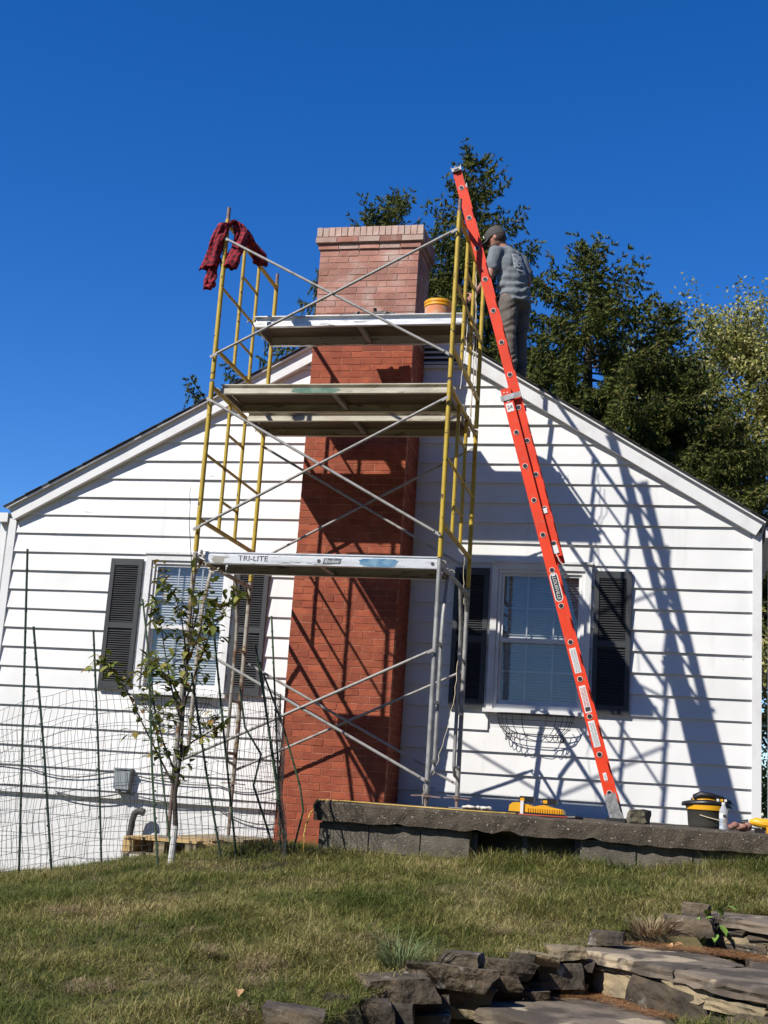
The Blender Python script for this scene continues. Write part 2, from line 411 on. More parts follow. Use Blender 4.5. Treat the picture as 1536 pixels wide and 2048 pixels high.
# ------------------------------------------------------------------ mesh helpers
class MB:
    def __init__(s):
        s.v = []
        s.f = []

    def add(s, vs_, fs_):
        o = len(s.v)
        s.v.extend([tuple(x) for x in vs_])
        s.f.extend([tuple(i + o for i in f) for f in fs_])
        return s

    def box(s, lo, hi):
        x0, y0, z0 = lo
        x1, y1, z1 = hi
        return s.add([(x0, y0, z0), (x1, y0, z0), (x1, y1, z0), (x0, y1, z0), (x0, y0, z1), (x1, y0, z1), (x1, y1, z1), (x0, y1, z1)],
                     [(0, 3, 2, 1), (4, 5, 6, 7), (0, 1, 5, 4), (1, 2, 6, 5), (2, 3, 7, 6), (3, 0, 4, 7)])

    def obox(s, c, ax, ay, az):
        """box from centre and three half-axis vectors"""
        c, ax, ay, az = map(Vector, (c, ax, ay, az))
        p = [c + ax * i + ay * j + az * k for k in (-1, 1) for (i, j) in ((-1, -1), (1, -1), (1, 1), (-1, 1))]
        return s.add(p, [(0, 3, 2, 1), (4, 5, 6, 7), (0, 1, 5, 4), (1, 2, 6, 5), (2, 3, 7, 6), (3, 0, 4, 7)])

    def tube(s, p0, p1, r, n=10, r2=None):
        return s.path([p0, p1], [r, r if r2 is None else r2], n)

    def path(s, pts, r, n=8, flat=1.0, up=None):
        pts = [Vector(p) for p in pts]
        if not isinstance(r, (list, tuple)):
            r = [r] * len(pts)
        vs_, fs_ = [], []
        nrm = None
        for i, p in enumerate(pts):
            a = pts[max(i - 1, 0)]
            b = pts[min(i + 1, len(pts) - 1)]
            t = (b - a).normalized()
            if nrm is None:
                h = Vector(up) if up else (Vector((0, 0, 1)) if abs(t.z) < 0.9 else Vector((1, 0, 0)))
                nrm = (h - t * h.dot(t)).normalized()
            else:
                nrm = (nrm - t * nrm.dot(t)).normalized()
            bi = t.cross(nrm)
            for k in range(n):
                an = 2 * math.pi * k / n
                vs_.append(p + nrm * (math.cos(an) * r[i] * flat) + bi * (math.sin(an) * r[i]))
        for i in range(len(pts) - 1):
            for k in range(n):
                k2 = (k + 1) % n
                fs_.append((i * n + k, i * n + k2, (i + 1) * n + k2, (i + 1) * n + k))
        fs_.append(tuple(reversed(range(n))))
        fs_.append(tuple((len(pts) - 1) * n + k for k in range(n)))
        return s.add(vs_, fs_)

    def extr(s, poly, vec):
        """polygon (list of 3-D points, any plane) extruded by vec"""
        n = len(poly)
        v = Vector(vec)
        p = [Vector(q) for q in poly]
        vs_ = p + [q + v for q in p]
        nv = Vector((0, 0, 0))
        for i in range(n):
            nv += p[i].cross(p[(i + 1) % n])
        flip = nv.dot(v) > 0
        f = [tuple(range(n)), tuple(range(2 * n - 1, n - 1, -1))]
        f += [(i, i + n, (i + 1) % n + n, (i + 1) % n) for i in range(n)]
        if flip:
            f = [tuple(reversed(x)) for x in f]
        return s.add(vs_, f)

    def lathe(s, prof, c, n=24, axis=None):
        c = Vector(c)
        vs_, fs_ = [], []
        q = Vector(axis).to_track_quat('Z', 'X') if axis else None
        for (r, z) in prof:
            for k in range(n):
                a = 2 * math.pi * k / n
                w = Vector((r * math.cos(a), r * math.sin(a), z))
                vs_.append(c + (q @ w if q else w))
        for i in range(len(prof) - 1):
            for k in range(n):
                k2 = (k + 1) % n
                fs_.append((i * n + k, i * n + k2, (i + 1) * n + k2, (i + 1) * n + k))
        fs_.append(tuple(reversed(range(n))))
        fs_.append(tuple((len(prof) - 1) * n + k for k in range(n)))
        return s.add(vs_, fs_)

    def mesh(s, name, material, smooth=False, angle=35):
        me = bpy.data.meshes.new(name)
        me.from_pydata([tuple(v) for v in s.v], [], s.f)
        me.materials.append(material)
        if smooth:
            me.polygons.foreach_set("use_smooth", [True] * len(me.polygons))
            me.set_sharp_from_angle(angle=math.radians(angle))
        me.update()
        return me

    def build(s, name, material, parent=None, smooth=False, kind=None, label=None):
        return place(name, s.mesh(name, material, smooth), parent, kind, label)


def place(name, me, parent=None, kind=None, label=None):
    o = bpy.data.objects.new(name, me)
    COL.objects.link(o)
    if parent is not None:
        o.parent = parent
        if parent.type == 'EMPTY':
            o.location = -parent.location
    if kind:
        o["kind"] = kind
    if label:
        o["label"] = label
    return o


def inst(name, me, parent, loc, rot=None):
    """a piece that shares mesh data, placed in world coordinates under an Empty"""
    o = bpy.data.objects.new(name, me)
    COL.objects.link(o)
    o.parent = parent
    base = parent.location if parent.type == 'EMPTY' else Vector((0, 0, 0))
    o.location = Vector(loc) - base
    if rot is not None:
        o.rotation_euler = rot
    return o


def tag(o, label, cat, group=None):
    o["label"] = label
    o["category"] = cat
    if group:
        o["group"] = group
    return o


def thing(name, label, cat, loc, group=None):
    o = bpy.data.objects.new(name, None)
    o.empty_display_size = 0.1
    COL.objects.link(o)
    o.location = loc
    return tag(o, label, cat, group)


def np_mesh(name, V, F, material, smooth=False):
    """fast mesh from arrays; F is (n,3) or (n,4)"""
    me = bpy.data.meshes.new(name)
    V = np.asarray(V, dtype=np.float32)
    F = np.asarray(F, dtype=np.int32)
    k = F.shape[1]
    me.vertices.add(len(V))
    me.vertices.foreach_set("co", V.ravel())
    me.loops.add(F.size)
    me.loops.foreach_set("vertex_index", F.ravel())
    me.polygons.add(len(F))
    me.polygons.foreach_set("loop_start", np.arange(0, F.size, k, dtype=np.int32))
    if smooth:
        me.polygons.foreach_set("use_smooth", np.ones(len(F), dtype=bool))
    me.materials.append(material)
    me.update(calc_edges=True)
    return me


def text_mesh(txt, size, origin, xdir, ydir, material, name, parent, extr=0.0006, shear=0.0, sx=1.0):
    cu = bpy.data.curves.new("t", 'FONT')
    cu.body = txt
    cu.size = size
    cu.extrude = extr
    cu.shear = shear
    cu.align_x = 'CENTER'
    cu.align_y = 'CENTER'
    o = bpy.data.objects.new("t", cu)
    COL.objects.link(o)
    dg = bpy.context.evaluated_depsgraph_get()
    me = bpy.data.meshes.new_from_object(o.evaluated_get(dg))
    bpy.data.objects.remove(o)
    X = Vector(xdir).normalized()
    Y = Vector(ydir).normalized()
    Z = X.cross(Y)
    O = Vector(origin)
    for v in me.vertices:
        p = v.co.copy()
        v.co = O + X * p.x * sx + Y * p.y + Z * p.z
    me.materials.clear()
    me.materials.append(material)
    me.name = name
    return place(name, me, parent)


def remeshed(mb, voxel, smooth_it=4, name="body"):
    """fuse overlapping closed pieces into one continuous skin"""
    me = mb.mesh(name, M['skin'])
    o = bpy.data.objects.new("tmp", me)
    COL.objects.link(o)
    md = o.modifiers.new("r", 'REMESH')
    md.mode = 'VOXEL'
    md.voxel_size = voxel
    sm = o.modifiers.new("s", 'SMOOTH')
    sm.iterations = smooth_it
    sm.factor = 0.5
    dg = bpy.context.evaluated_depsgraph_get()
    out = bpy.data.meshes.new_from_object(o.evaluated_get(dg))
    bpy.data.objects.remove(o)
    out.polygons.foreach_set("use_smooth", [True] * len(out.polygons))
    return out

def setmat(me, material):
    me.materials.clear()
    me.materials.append(material)
    return me

# ------------------------------------------------------------------ ground
GY = np.array([-60, -14, -12.7, -8.3, -6.6, -5.3, -4.3, -2.75, -1.5, 0, 6, 60, 400.])
GZ = np.array([-6, -2.0, -1.75, -1.17, -.95, -.82, -.72, -.64, -.64, -.75, -.9, -2.0, -4.])
HX = np.array([-400, -30, -8, -3, -.53, -.1, .3, .73, 1.14, 1.6, 2.1, 2.7, 3.3, 4.07, 4.57, 5.27, 8, 40., 400.])
HZ = np.array([-4, -3, -1.5, -.75, -.36, -.29, -.185, -.11, -.055, 0, 0, .03, .045, .085, .09, .18, .4, .4, 0.])
STAIR = [(3.30, -7.75), (3.46, -7.05), (3.72, -6.45), (4.02, -6.02), (4.22, -5.62), (4.50, -5.10), (4.72, -4.72), (5.02, -4.70), (5.75, -4.55), (7.5, -5.0), (7.5, -9.4), (3.30, -9.4)]


def in_poly(x, y, poly):
    ins = np.zeros(np.shape(x), bool)
    n = len(poly)
    for i in range(n):
        x0, y0 = poly[i]
        x1, y1 = poly[(i + 1) % n]
        cond = (y0 > y) != (y1 > y)
        xi = (x1 - x0) * (y - y0) / ((y1 - y0) if y1 != y0 else 1e-9) + x0
        ins ^= cond & (x < xi)
    return ins


def seg_dist(x, y, poly, m_):
    d = np.full(np.shape(x), 1e9)
    for i in range(m_):
        x0, y0 = poly[i]
        x1, y1 = poly[i + 1]
        dx, dy = x1 - x0, y1 - y0
        t = np.clip(((x - x0) * dx + (y - y0) * dy) / (dx * dx + dy * dy), 0, 1)
        d = np.minimum(d, np.hypot(x - x0 - t * dx, y - y0 - t * dy))
    return d


def lawn(x, y):
    hh_ = np.interp(x, HX, HZ)
    z = np.interp(y, GY, GZ) + np.where(hh_ > 0, hh_ * np.interp(y, [-4.8, -3.0], [.2, 1.0]), hh_)
    b = 0.020 * np.sin(2.1 * x + 0.7 * y) * np.sin(1.7 * y - 0.4 * x) + 0.016 * np.sin(5.3 * x + 1.1 + np.sin(2.3 * y)) * np.sin(4.7 * y + 2.0) + 0.011 * np.sin(11 * x + 2 * np.sin(3.1 * y)) * np.sin(9.7 * y + 1.4 * np.sin(4 * x)) + 0.006 * np.sin(23 * x + 1) * np.sin(21 * y + 2 * np.sin(7 * x))
    return z + b


def ground_z(x, y):
    x = np.asarray(x, float)
    y = np.asarray(y, float)
    z = lawn(x, y)
    ins = in_poly(x, y, STAIR)
    d = seg_dist(x, y, STAIR, 8)
    low = np.minimum(z, np.interp(y, [-9.4, -6.9, -6.0, -5.2, -4.6, -3.9], [-1.5, -1.22, -1.10, -1.02, -.9, -.75]))
    # the small grassy corner at the foot of the right-hand stones
    cor = np.clip((x - 4.55) / 0.25, 0, 1) * np.clip((-6.42 - y) / 0.25, 0, 1)
    low = low * (1 - cor) + np.maximum(low, -1.02) * cor
    w = np.clip(d / 0.05, 0, 1)
    return np.where(ins, z * (1 - w) + low * w, z)


def axis(lo, hi, step, far):
    a = list(np.arange(lo, hi + 1e-6, step))
    s, x = step, lo
    left = []
    while x > -far:
        s *= 1.35
        x -= s
        left.append(x)
    s, x = step, hi
    right = []
    while x < far:
        s *= 1.35
        x += s
        right.append(x)
    return np.array(left[::-1] + a + right)

gx = axis(-3.0, 7.0, 0.05, 380)
gy_ = axis(-9.5, 0.5, 0.05, 380)
XX, YY = np.meshgrid(gx, gy_)
ZZ = ground_z(XX, YY)
nx, ny = len(gx), len(gy_)
V = np.stack([XX.ravel(), YY.ravel(), ZZ.ravel()], 1)
ii = np.arange(nx * ny).reshape(ny, nx)
F = np.stack([ii[:-1, :-1].ravel(), ii[:-1, 1:].ravel(), ii[1:, 1:].ravel(), ii[1:, :-1].ravel()], 1)
o = place("ground", np_mesh("ground", V, F, M['soil'], True))
o["kind"] = "structure"

# ------------------------------------------------------------------ house
RIDGE = (1.729, 4.927)
EL = (-2.41, 2.65)
ER = (5.529, 2.635)
SL_L = (RIDGE[1] - EL[1]) / (RIDGE[0] - EL[0])
SL_R = (RIDGE[1] - ER[1]) / (ER[0] - RIDGE[0])
XW0, XW1 = -2.40, 5.50
HD = 7.6
def roof_z(x):
    return RIDGE[1] + (x - RIDGE[0]) * SL_L if x < RIDGE[0] else RIDGE[1] - (x - RIDGE[0]) * SL_R
def wall_lim(z, drop=0.13):
    """x range of the gable wall at height z, kept under the roof boards"""
    zl = z + drop
    return max(XW0 + .02, EL[0] + (zl - EL[1]) / SL_L), min(XW1 - .02, ER[0] - (zl - ER[1]) / SL_R)

house = thing("house", "white clapboard house gable wall with dark roof edge and black shutters", "house", (1.55, 3.5, -0.8))
WIN = [(-0.755, 0.235), (2.931, 3.911)]     # outer trim x ranges
WZ0, WZ1 = 0.715, 2.18
# clapboards
REV = 0.2059
ZB = -0.288
zc = ZB
while zc < RIDGE[1] - 0.2:
    z0, z1 = zc, zc + REV + 0.012
    segs = []
    l0, r0 = wall_lim(z0)
    l1, r1 = wall_lim(z1)
    if r1 - l1 < 0.1:
        l1 = r1 = 0.5 * (l0 + r0)
    if r0 - l0 < 0.15:
        break
    cuts = []
    for (a, b) in WIN:
        if z1 > WZ0 + 0.02 and z0 < WZ1 - 0.02:
            cuts.append((a + 0.02, b - 0.02))
    xs0 = l0
    pieces = []
    for (a, b) in cuts:
        pieces.append((xs0, a))
        xs0 = b
    pieces.append((xs0, r0))
    for i, (a, b) in enumerate(pieces):
        ta = l1 if i == 0 else a
        tb = r1 if i == len(pieces) - 1 else b
        n = max(2, int((b - a) / 0.45) + 1)
        mb = MB()
        vs_ = []
        ph = R.random() * 10
        for k in range(n + 1):
            t = k / n
            xb = a + (b - a) * t
            xt = ta + (tb - ta) * t
            w = 0.0022 * math.sin(xb * 2.3 + ph) + 0.0012 * math.sin(xb * 6.1 + ph)
            dz = 0.0016 * math.sin(xb * 1.7 + ph * 2)
            vs_ += [(xb, -0.030 + w, z0 + dz), (xt, -0.005, z1), (xt, 0.004, z1), (xb, 0.0 , z0 + dz)]
        fs_ = []
        for k in range(n):
            o4 = 4 * k
            for j in range(4):
                j2 = (j + 1) % 4
                fs_.append((o4 + j, o4 + j2, o4 + 4 + j2, o4 + 4 + j))
        fs_ += [(0, 3, 2, 1), (4 * n, 4 * n + 1, 4 * n + 2, 4 * n + 3)]
        fs_ = [tuple(reversed(f)) for f in fs_]
        mb.add(vs_, fs_)
        mb.build("siding_board", M['siding'], house)
    zc += REV
# sheathing behind the boards, with window holes
def gable_panel(x0, x1, z0, z1=None):
    if z1 is not None:
        return MB().box((x0, 0.006, z0), (x1, 0.16, z1))
    pts = [(x0, 0.006, z0), (x1, 0.006, z0), (x1, 0.006, roof_z(x1) - 0.10)]
    if x0 < RIDGE[0] < x1:
        pts.append((RIDGE[0], 0.006, RIDGE[1] - 0.10))
    pts.append((x0, 0.006, roof_z(x0) - 0.10))
    return MB().extr(pts, (0, 0.154, 0))
wl = MB()
for args in ((XW0, WIN[0][0] + .03, -0.30), (WIN[0][1] - .03, WIN[1][0] + .03, -0.30), (WIN[1][1] - .03, XW1, -0.30)):
    q = gable_panel(*args)
    wl.add(q.v, q.f)
for (a, b) in WIN:
    q = gable_panel(a + .03, b - .03, -0.30, WZ0 + 0.05)
    wl.add(q.v, q.f)
    q = gable_panel(a + .03, b - .03, WZ1 - 0.05)
    wl.add(q.v, q.f)
wl.box((XW0, 0.16, -0.30), (XW0 + 0.15, HD, EL[1] - 0.12))
wl.box((XW1 - 0.15, 0.16, -0.30), (XW1, HD, ER[1] - 0.12))
wl.extr([(XW0, HD, -0.3), (XW1, HD, -0.3), (XW1, HD, ER[1] - .12), (RIDGE[0], HD, RIDGE[1] - .12), (XW0, HD, EL[1] - .12)], (0, -0.15, 0))
wl.build("wall", M['trim'], house, kind="stuff")
MB().box((XW0 + .16, 0.2, 0.2), (XW1 - .16, 3.4, 0.22)).build("floor_board", M['room'], house)
MB().box((XW0 + .16, 3.3, 0.23), (XW1 - .16, 3.4, 2.45)).build("inner_wall", M['room'], house)
# foundation: painted block, face set back under the siding
fd = MB()
fd.box((XW0 + 0.02, 0.045, -1.9), (XW1 - 0.02, 0.3, -0.302))
fd.box((XW0 + 0.02, 0.3, -1.9), (XW0 + 0.3, HD, -0.302))
fd.box((XW1 - 0.3, 0.3, -1.9), (XW1 - 0.02, HD, -0.302))
fdo = fd.build("foundation", M['found'], house)
for row in range(5):
    z1 = -0.362 - row * 0.205
    xs = XW0 + 0.05 + (0.2 if row % 2 else 0.0)
    x = XW0 + 0.05
    first = True
    while x < 1.0:
        x2 = min(xs if (first and row % 2) else x + 0.405, 1.04)
        if x2 - x > 0.06:
            MB().box((x + .004, 0.036 + R.uniform(-.002, .002), z1 - 0.198), (x2 - .004, 0.047, z1)).build("block", M['found'], fdo)
        first = False
        x = x2
MB().box((XW0, -0.012, -0.362), (1.04, 0.035, -0.292)).build("skirt_board", M['found'], house)
# corner boards
for (a, b, nm) in ((XW0 - 0.012, XW0 + 0.075, 'l'), (XW1 - 0.075, XW1 + 0.012, 'r')):
    zt = min(roof_z(a + .02), roof_z(b - .02)) - 0.12
    MB().box((a, -0.040, -0.33 if nm == 'l' else -0.215), (b, 0.05, zt)).build("corner_board", M['trim'], house)
# rake: frieze board on the wall, fascia (two steps) further out, soffit, roof deck
YF = -0.115
for side in (0, 1):
    (xe, ze), sl = (EL, SL_L) if side == 0 else (ER, SL_R)
    sgn = 1 if side == 0 else -1
    d = Vector((sgn, 0, sl)).normalized()
    nrm = Vector((-sgn * sl, 0, 1)).normalized()
    Ln = ((RIDGE[0] - xe) ** 2 + (RIDGE[1] - ze) ** 2) ** 0.5

    def strip(u0, u1, y0, y1, nm, mt, a0=0.0, a1=0.0):
        e0 = Vector((xe, 0, ze))
        r0 = Vector((RIDGE[0], 0, RIDGE[1]))
        # plumb cut at the ridge, square cut at the eave
        pts = [e0 + nrm * u0 + d * a0, e0 + nrm * u1 + d * a0]
        k = nrm.x / d.x
        pts += [r0 + nrm * u1 - d * (u1 * k), r0 + nrm * u0 - d * (u0 * k)]
        pts = [Vector((p.x, y0, p.z)) for p in pts]
        return MB().extr(pts, (0, y1 - y0, 0)).build(nm, mt, house)
    strip(-0.150, -0.012, YF + 0.022, YF + 0.050, "rake_board", M['trim'])
    strip(-0.149, -0.130, YF + 0.052, -0.008, "soffit", M['trim'], 0.02)
    strip(-0.011, 0.004, YF - 0.022, HD + 0.1, "drip_edge", M['trim'], -0.015)
    rf = strip(0.005, 0.016, YF - 0.030, HD + 0.12, "roof", M['shingle'], -0.03)
    # shingle courses
    n = int(Ln / 0.143)
    for i in range(n + 1):
        u = i * 0.143 - 0.035
        p0 = Vector((xe, 0, ze)) + d * u
        p1 = Vector((xe, 0, ze)) + d * min(u + 0.20, Ln)
        jit = R.uniform(-.008, .008)
        pts = [p0 + nrm * 0.0165, p0 + nrm * 0.0275, p1 + nrm * 0.0205, p1 + nrm * 0.0175]
        pts = [Vector((p.x, YF - 0.038 + jit, p.z)) for p in pts]
        MB().extr(pts, (0, HD + 0.25, 0)).build("shingle_course", M['shingle'], rf)
# ridge cap
MB().extr([(RIDGE[0] - .12, YF - .04, RIDGE[1] - .03), (RIDGE[0] - .12, YF - .04, RIDGE[1] - .012), (RIDGE[0], YF - .04, RIDGE[1] + .05), (RIDGE[0] + .12, YF - .04, RIDGE[1] - .012), (RIDGE[0] + .12, YF - .04, RIDGE[1] - .03), (RIDGE[0], YF - .04, RIDGE[1] + .034)], (0, HD + .3, 0)).build("ridge_cap", M['shingle'], house)
# gutters and downspouts on the eaves
for (x0, x1, z0, z1, xd) in ((-2.545, -2.425, 2.50, 2.60, -2.50), (5.545, 5.665, 2.49, 2.59, 5.62)):
    g = MB()
    g.extr([(x0, -0.06, z0), (x1, -0.06, z0), (x1, -0.06, z1), (x1 - .006, -0.06, z1), (x1 - .006, -0.06, z0 + .008), (x0 + .006, -0.06, z0 + .008), (x0 + .006, -0.06, z1), (x0, -0.06, z1)], (0, HD, 0))
    g.extr([(x0, -0.062, z0), (x1, -0.062, z0), (x1, -0.062, z1), (x0, -0.062, z1)], (0, 0.004, 0))
    g.build("gutter", M['trim'], house)
    MB().box((xd - 0.045, 0.02, -0.8), (xd + 0.035, 0.085, z0 - 0.002)).build("downspout", M['trim'], house)
# gable vent (partly behind the chimney)
vt = MB()
vt.extr([(0.72, -0.050, 4.235), (2.74, -0.050, 4.235), (2.74, -0.050, 4.262), (0.72, -0.050, 4.262)], (0, 0.03, 0))
vo = vt.build("gable_vent", M['trim'], house)
MB().extr([(0.80, -0.034, 4.262), (2.66, -0.034, 4.262), (2.20, -0.034, 4.53), (1.26, -0.034, 4.53)], (0, 0.012, 0)).build("vent_back", M['black'], vo)
for i in range(4):
    z = 4.285 + i * 0.058
    k = (z - 4.262) * 1.7
    MB().obox((1.73, -0.052, z), (0.90 - k, 0, 0), (0, 0.014, 0.012), (0, -0.003, 0.004)).build("vent_slat", M['trim'], vo)

# windows
def window(x0, x1):
    w = MB()
    y0, y1 = -0.062, 0.02
    jw = 0.062
    w.box((x0, y0, WZ0 + 0.03), (x0 + jw, y1, WZ1))
    w.box((x1 - jw, y0, WZ0 + 0.03), (x1, y1, WZ1))
    w.box((x0 + jw, y0, WZ1 - jw), (x1 - jw, y1, WZ1))
    w.box((x0 - 0.012, y0 - 0.018, WZ1 + 0.001), (x1 + 0.012, y1, WZ1 + 0.026))
    fo = w.build("window", M['trim'], house)
    MB().box((x0 - 0.03, -0.092, WZ0 - 0.008), (x1 + 0.03, 0.02, WZ0 + 0.028)).build("sill", M['trim'], fo)
    # stepped storm frame
    a, b = x0 + jw + 0.001, x1 - jw - 0.001
    z0, z1 = WZ0 + 0.031, WZ1 - jw - 0.001
    fw = 0.034
    s2 = MB()
    s2.box((a, -0.042, z0), (a + fw, 0.05, z1))
    s2.box((b - fw, -0.042, z0), (b, 0.05, z1))
    s2.box((a + fw, -0.042, z1 - fw), (b - fw, 0.05, z1))
    s2.box((a + fw, -0.042, z0), (b - fw, 0.05, z0 + 0.045))
    s2.build("storm_frame", M['trim'], fo)
    a, b = a + fw + .001, b - fw - .001
    z0, z1 = z0 + 0.046, z1 - fw - .001
    zm = 1.419
    for k, (s0, s1, yy) in enumerate(((zm - .022, z1, -0.022), (z0, zm + .022, 0.006))):
        sh = MB()
        sw = 0.026
        sh.box((a, yy, s0), (a + sw, yy + .026, s1))
        sh.box((b - sw, yy, s0), (b, yy + .026, s1))
        sh.box((a + sw, yy, s1 - (0.044 if k else sw)), (b - sw, yy + .026, s1))
        sh.box((a + sw, yy, s0), (b - sw, yy + .026, s0 + (0.044 if k == 0 else 0.04)))
        sh.build("sash", M['trim'], fo)
        MB().add([(a + sw, yy + .012, s0 + .02), (b - sw, yy + .012, s0 + .02), (b - sw, yy + .012, s1 - .02), (a + sw, yy + .012, s1 - .02)], [(0, 1, 2, 3)]).build("pane", M['glass'], fo)
        wd = (b - a) / 3
        for j in (1, 2):
            MB().box((a + wd * j - .007, yy + .0145, s0 + .03), (a + wd * j + .007, yy + .024, s1 - .03)).build("muntin", M['trim'], fo)
        zz = 0.5 * (s0 + s1)
        for j in range(3):
            MB().box((a + wd * j + .008, yy + .0145, zz - .007), (a + wd * (j + 1) - .008, yy + .024, zz + .007)).build("muntin", M['trim'], fo)
    bl = MB()
    z = z0 + 0.02
    while z < z1:
        bl.obox((0.5 * (a + b), 0.056, z), (0.5 * (b - a) - .01, 0, 0), (0, 0.0075, 0.0095), (0, -0.0007, 0.0005))
        z += 0.0270
    bl.build("blind", M['blind'], fo, kind="stuff")
    MB().box((a - .05, 0.165, z0 - .05), (b + .05, 0.17, z1 + .05)).build("shade_cloth", M['blind'], fo)
for (a, b) in WIN:
    window(a, b)

# shutters
def shutter(x0, x1):
    z0, z1 = 0.742, 2.125
    s = MB()
    st = 0.046
    y0, y1 = -0.060, -0.028
    s.box((x0, y0, z0), (x0 + st, y1, z1))
    s.box((x1 - st, y0, z0), (x1, y1, z1))
    for (a, b) in ((z0, z0 + .085), (1.385, 1.445), (z1 - .07, z1)):
        s.box((x0 + st, y0 + .001, a), (x1 - st, y1, b))
    so = s.build("shutter", M['shutter'], house)
    lv = MB()
    for (a, b) in ((z0 + .085, 1.385), (1.445, z1 - .07)):
        z = a + 0.014
        while z < b - 0.006:
            lv.obox((0.5 * (x0 + x1), -0.045, z), (0.5 * (x1 - x0) - st - .001, 0, 0), (0, 0.009, 0.0085), (0, -0.0018, 0.0019))
            z += 0.0235
        lv.box((x0 + st, -0.034, a), (x1 - st, -0.030, b))
    lv.build("louvres", M['shutter'], so, kind="stuff")
for (a, b) in ((-1.152, -0.790), (0.262, 0.612), (2.556, 2.902), (3.940, 4.296)):
    shutter(a, b)

# ------------------------------------------------------------------ chimney
chim = thing("brick_chimney", "tall red brick chimney with corbelled pale top against the white gable", "chimney", (1.58, -0.31, -0.75))
CX0, CX1, CY0, CY1 = 1.055, 2.105, -0.622, -0.028
CH = 0.0692
CZ0, NC = -0.70, 87
ztop = CZ0 + NC * CH
core = MB().box((CX0 + .004, CY0 + .004, CZ0 - .3), (CX1 - .004, CY1 - .004, 4.335))
core.build("mortar_core", M['mortar'], chim)
MB().box((CX0 + .004, CY0 + .004, 4.335), (CX1 - .006, CY1 - .004, ztop)).build("mortar_core", M['mortar_up'], chim)
JT = 0.0085
BL = (CX1 - CX0) / 5
def brick_mesh(nm, l, d, h, material):
    me_list = []
    for k in range(5):
        mb = MB()
        vs_ = []
        for z in (-h / 2, h / 2):
            for (x, y) in ((-l / 2, -d / 2), (l / 2, -d / 2), (l / 2, d / 2), (-l / 2, d / 2)):
                vs_.append((x + R.uniform(-.0016, .0016), y + R.uniform(-.0018, .0018), z + R.uniform(-.0014, .0014)))
        mb.add(vs_, [(0, 3, 2, 1), (4, 5, 6, 7), (0, 1, 5, 4), (1, 2, 6, 5), (2, 3, 7, 6), (3, 0, 4, 7)])
        me_list.append(mb.mesh(nm, material))
    return me_list
FD = 0.09
hb = CH - JT
BM = {}
for key in ('brick', 'brick_rose', 'brick_pale'):
    BM[key] = (brick_mesh("brick", BL - JT, FD, hb, M[key]), brick_mesh("brick", BL / 2 - JT, FD, hb, M[key]))
rest = MB()
def box_jit(mb, lo, hi):
    j = lambda: R.uniform(-.0015, .0015)
    n0 = len(mb.v)
    mb.box(lo, hi)
    for i in range(n0, len(mb.v)):
        v = mb.v[i]
        mb.v[i] = (v[0] + j(), v[1] + j(), v[2] + j())
rest_up = MB()
nsep = 0
for c in range(NC):
    z = CZ0 + (c + 0.5) * CH
    if c % 2 == 0:
        cells = [(CX0 + i * BL, CX0 + (i + 1) * BL) for i in range(5)]
    else:
        cells = [(CX0, CX0 + BL / 2)] + [(CX0 + BL / 2 + i * BL, CX0 + BL * 1.5 + i * BL) for i in range(4)] + [(CX1 - BL / 2, CX1)]
    sep = (4.22 < z) or (0.22 < z < 1.72)
    key = 'brick' if z < 4.335 else 'brick_rose'
    if z > ztop - 0.1:
        key = 'brick_rose'
    for (a, b) in cells:
        if sep:
            half = (b - a) < BL * 0.7
            me = R.choice(BM[key][1 if half else 0])
            inst("brick", me, chim, (0.5 * (a + b), CY0 + FD / 2 + R.uniform(-.0018, .0012), z))
            nsep += 1
        else:
            box_jit(rest, (a + JT / 2, CY0, z - hb / 2), (b - JT / 2, CY0 + FD, z + hb / 2))
    # sides
    tgt = rest if z < 4.335 else rest_up
    off = 0.0 if c % 2 else BL / 2
    for (xa, xb) in ((CX1 - 0.09, CX1), (CX0, CX0 + 0.09)):
        y = CY0 + FD + JT
        first = True
        while y < CY1 - 0.02:
            y2 = min(y + (BL / 2 if (first and off) else BL), CY1)
            if y2 - y > 0.03:
                box_jit(tgt, (xa + (0.0 if xa == CX0 else .0), y, z - hb / 2), (xb, y2 - JT, z + hb / 2))
            first = False
            y = y2
rest.build("brick_courses", M['brick'], chim, kind="stuff")
rest_up.build("brick_courses", M['brick_rose'], chim, kind="stuff")
# corbelled top: stretcher, stretcher, rowlock
zz = ztop
for (grow, h, kind) in ((0.018, 0.066, 's'), (0.045, 0.066, 's'), (0.040, 0.108, 'r')):
    x0, x1, y0, y1 = CX0 - grow, CX1 + grow, CY0 - grow, CY1 + min(grow, .02)
    MB().box((x0 + .008, y0 + .008, zz), (x1 - .008, y1 - .008, zz + h - .002)).build("mortar_core", M['mortar_up'], chim)
    n = 5 if kind == 's' else 17
    wd = (x1 - x0) / n
    keyc = 'brick_pale'
    for i in range(n):
        mb = MB()
        box_jit(mb, (x0 + i * wd + .004, y0 + R.uniform(-.003, .002), zz + .006), (x0 + (i + 1) * wd - .004, y0 + 0.1, zz + h - .004))
        mb.build("brick", M['brick_pale'] if (kind == 'r' or R.random() < 0.6) else M['brick_rose'], chim)
        nsep += 1
    ns_ = 3 if kind == 's' else 9
    wd = (y1 - y0 - 0.105) / ns_
    cap = MB()
    for i in range(ns_):
        for (xa, xb) in ((x1 - .1, x1), (x0, x0 + .1)):
            box_jit(cap, (xa, y0 + .105 + i * wd + .004, zz + .006), (xb, y0 + .105 + (i + 1) * wd - .004, zz + h - .004))
    cap.build("brick_courses", M['brick_rose'], chim, kind="stuff")
    zz += h
MB().box((CX0 + .12, CY0 + .1, zz - .05), (CX1 - .12, CY1 - .1, zz + .012)).build("mortar_cap", M['mortar_up'], chim)
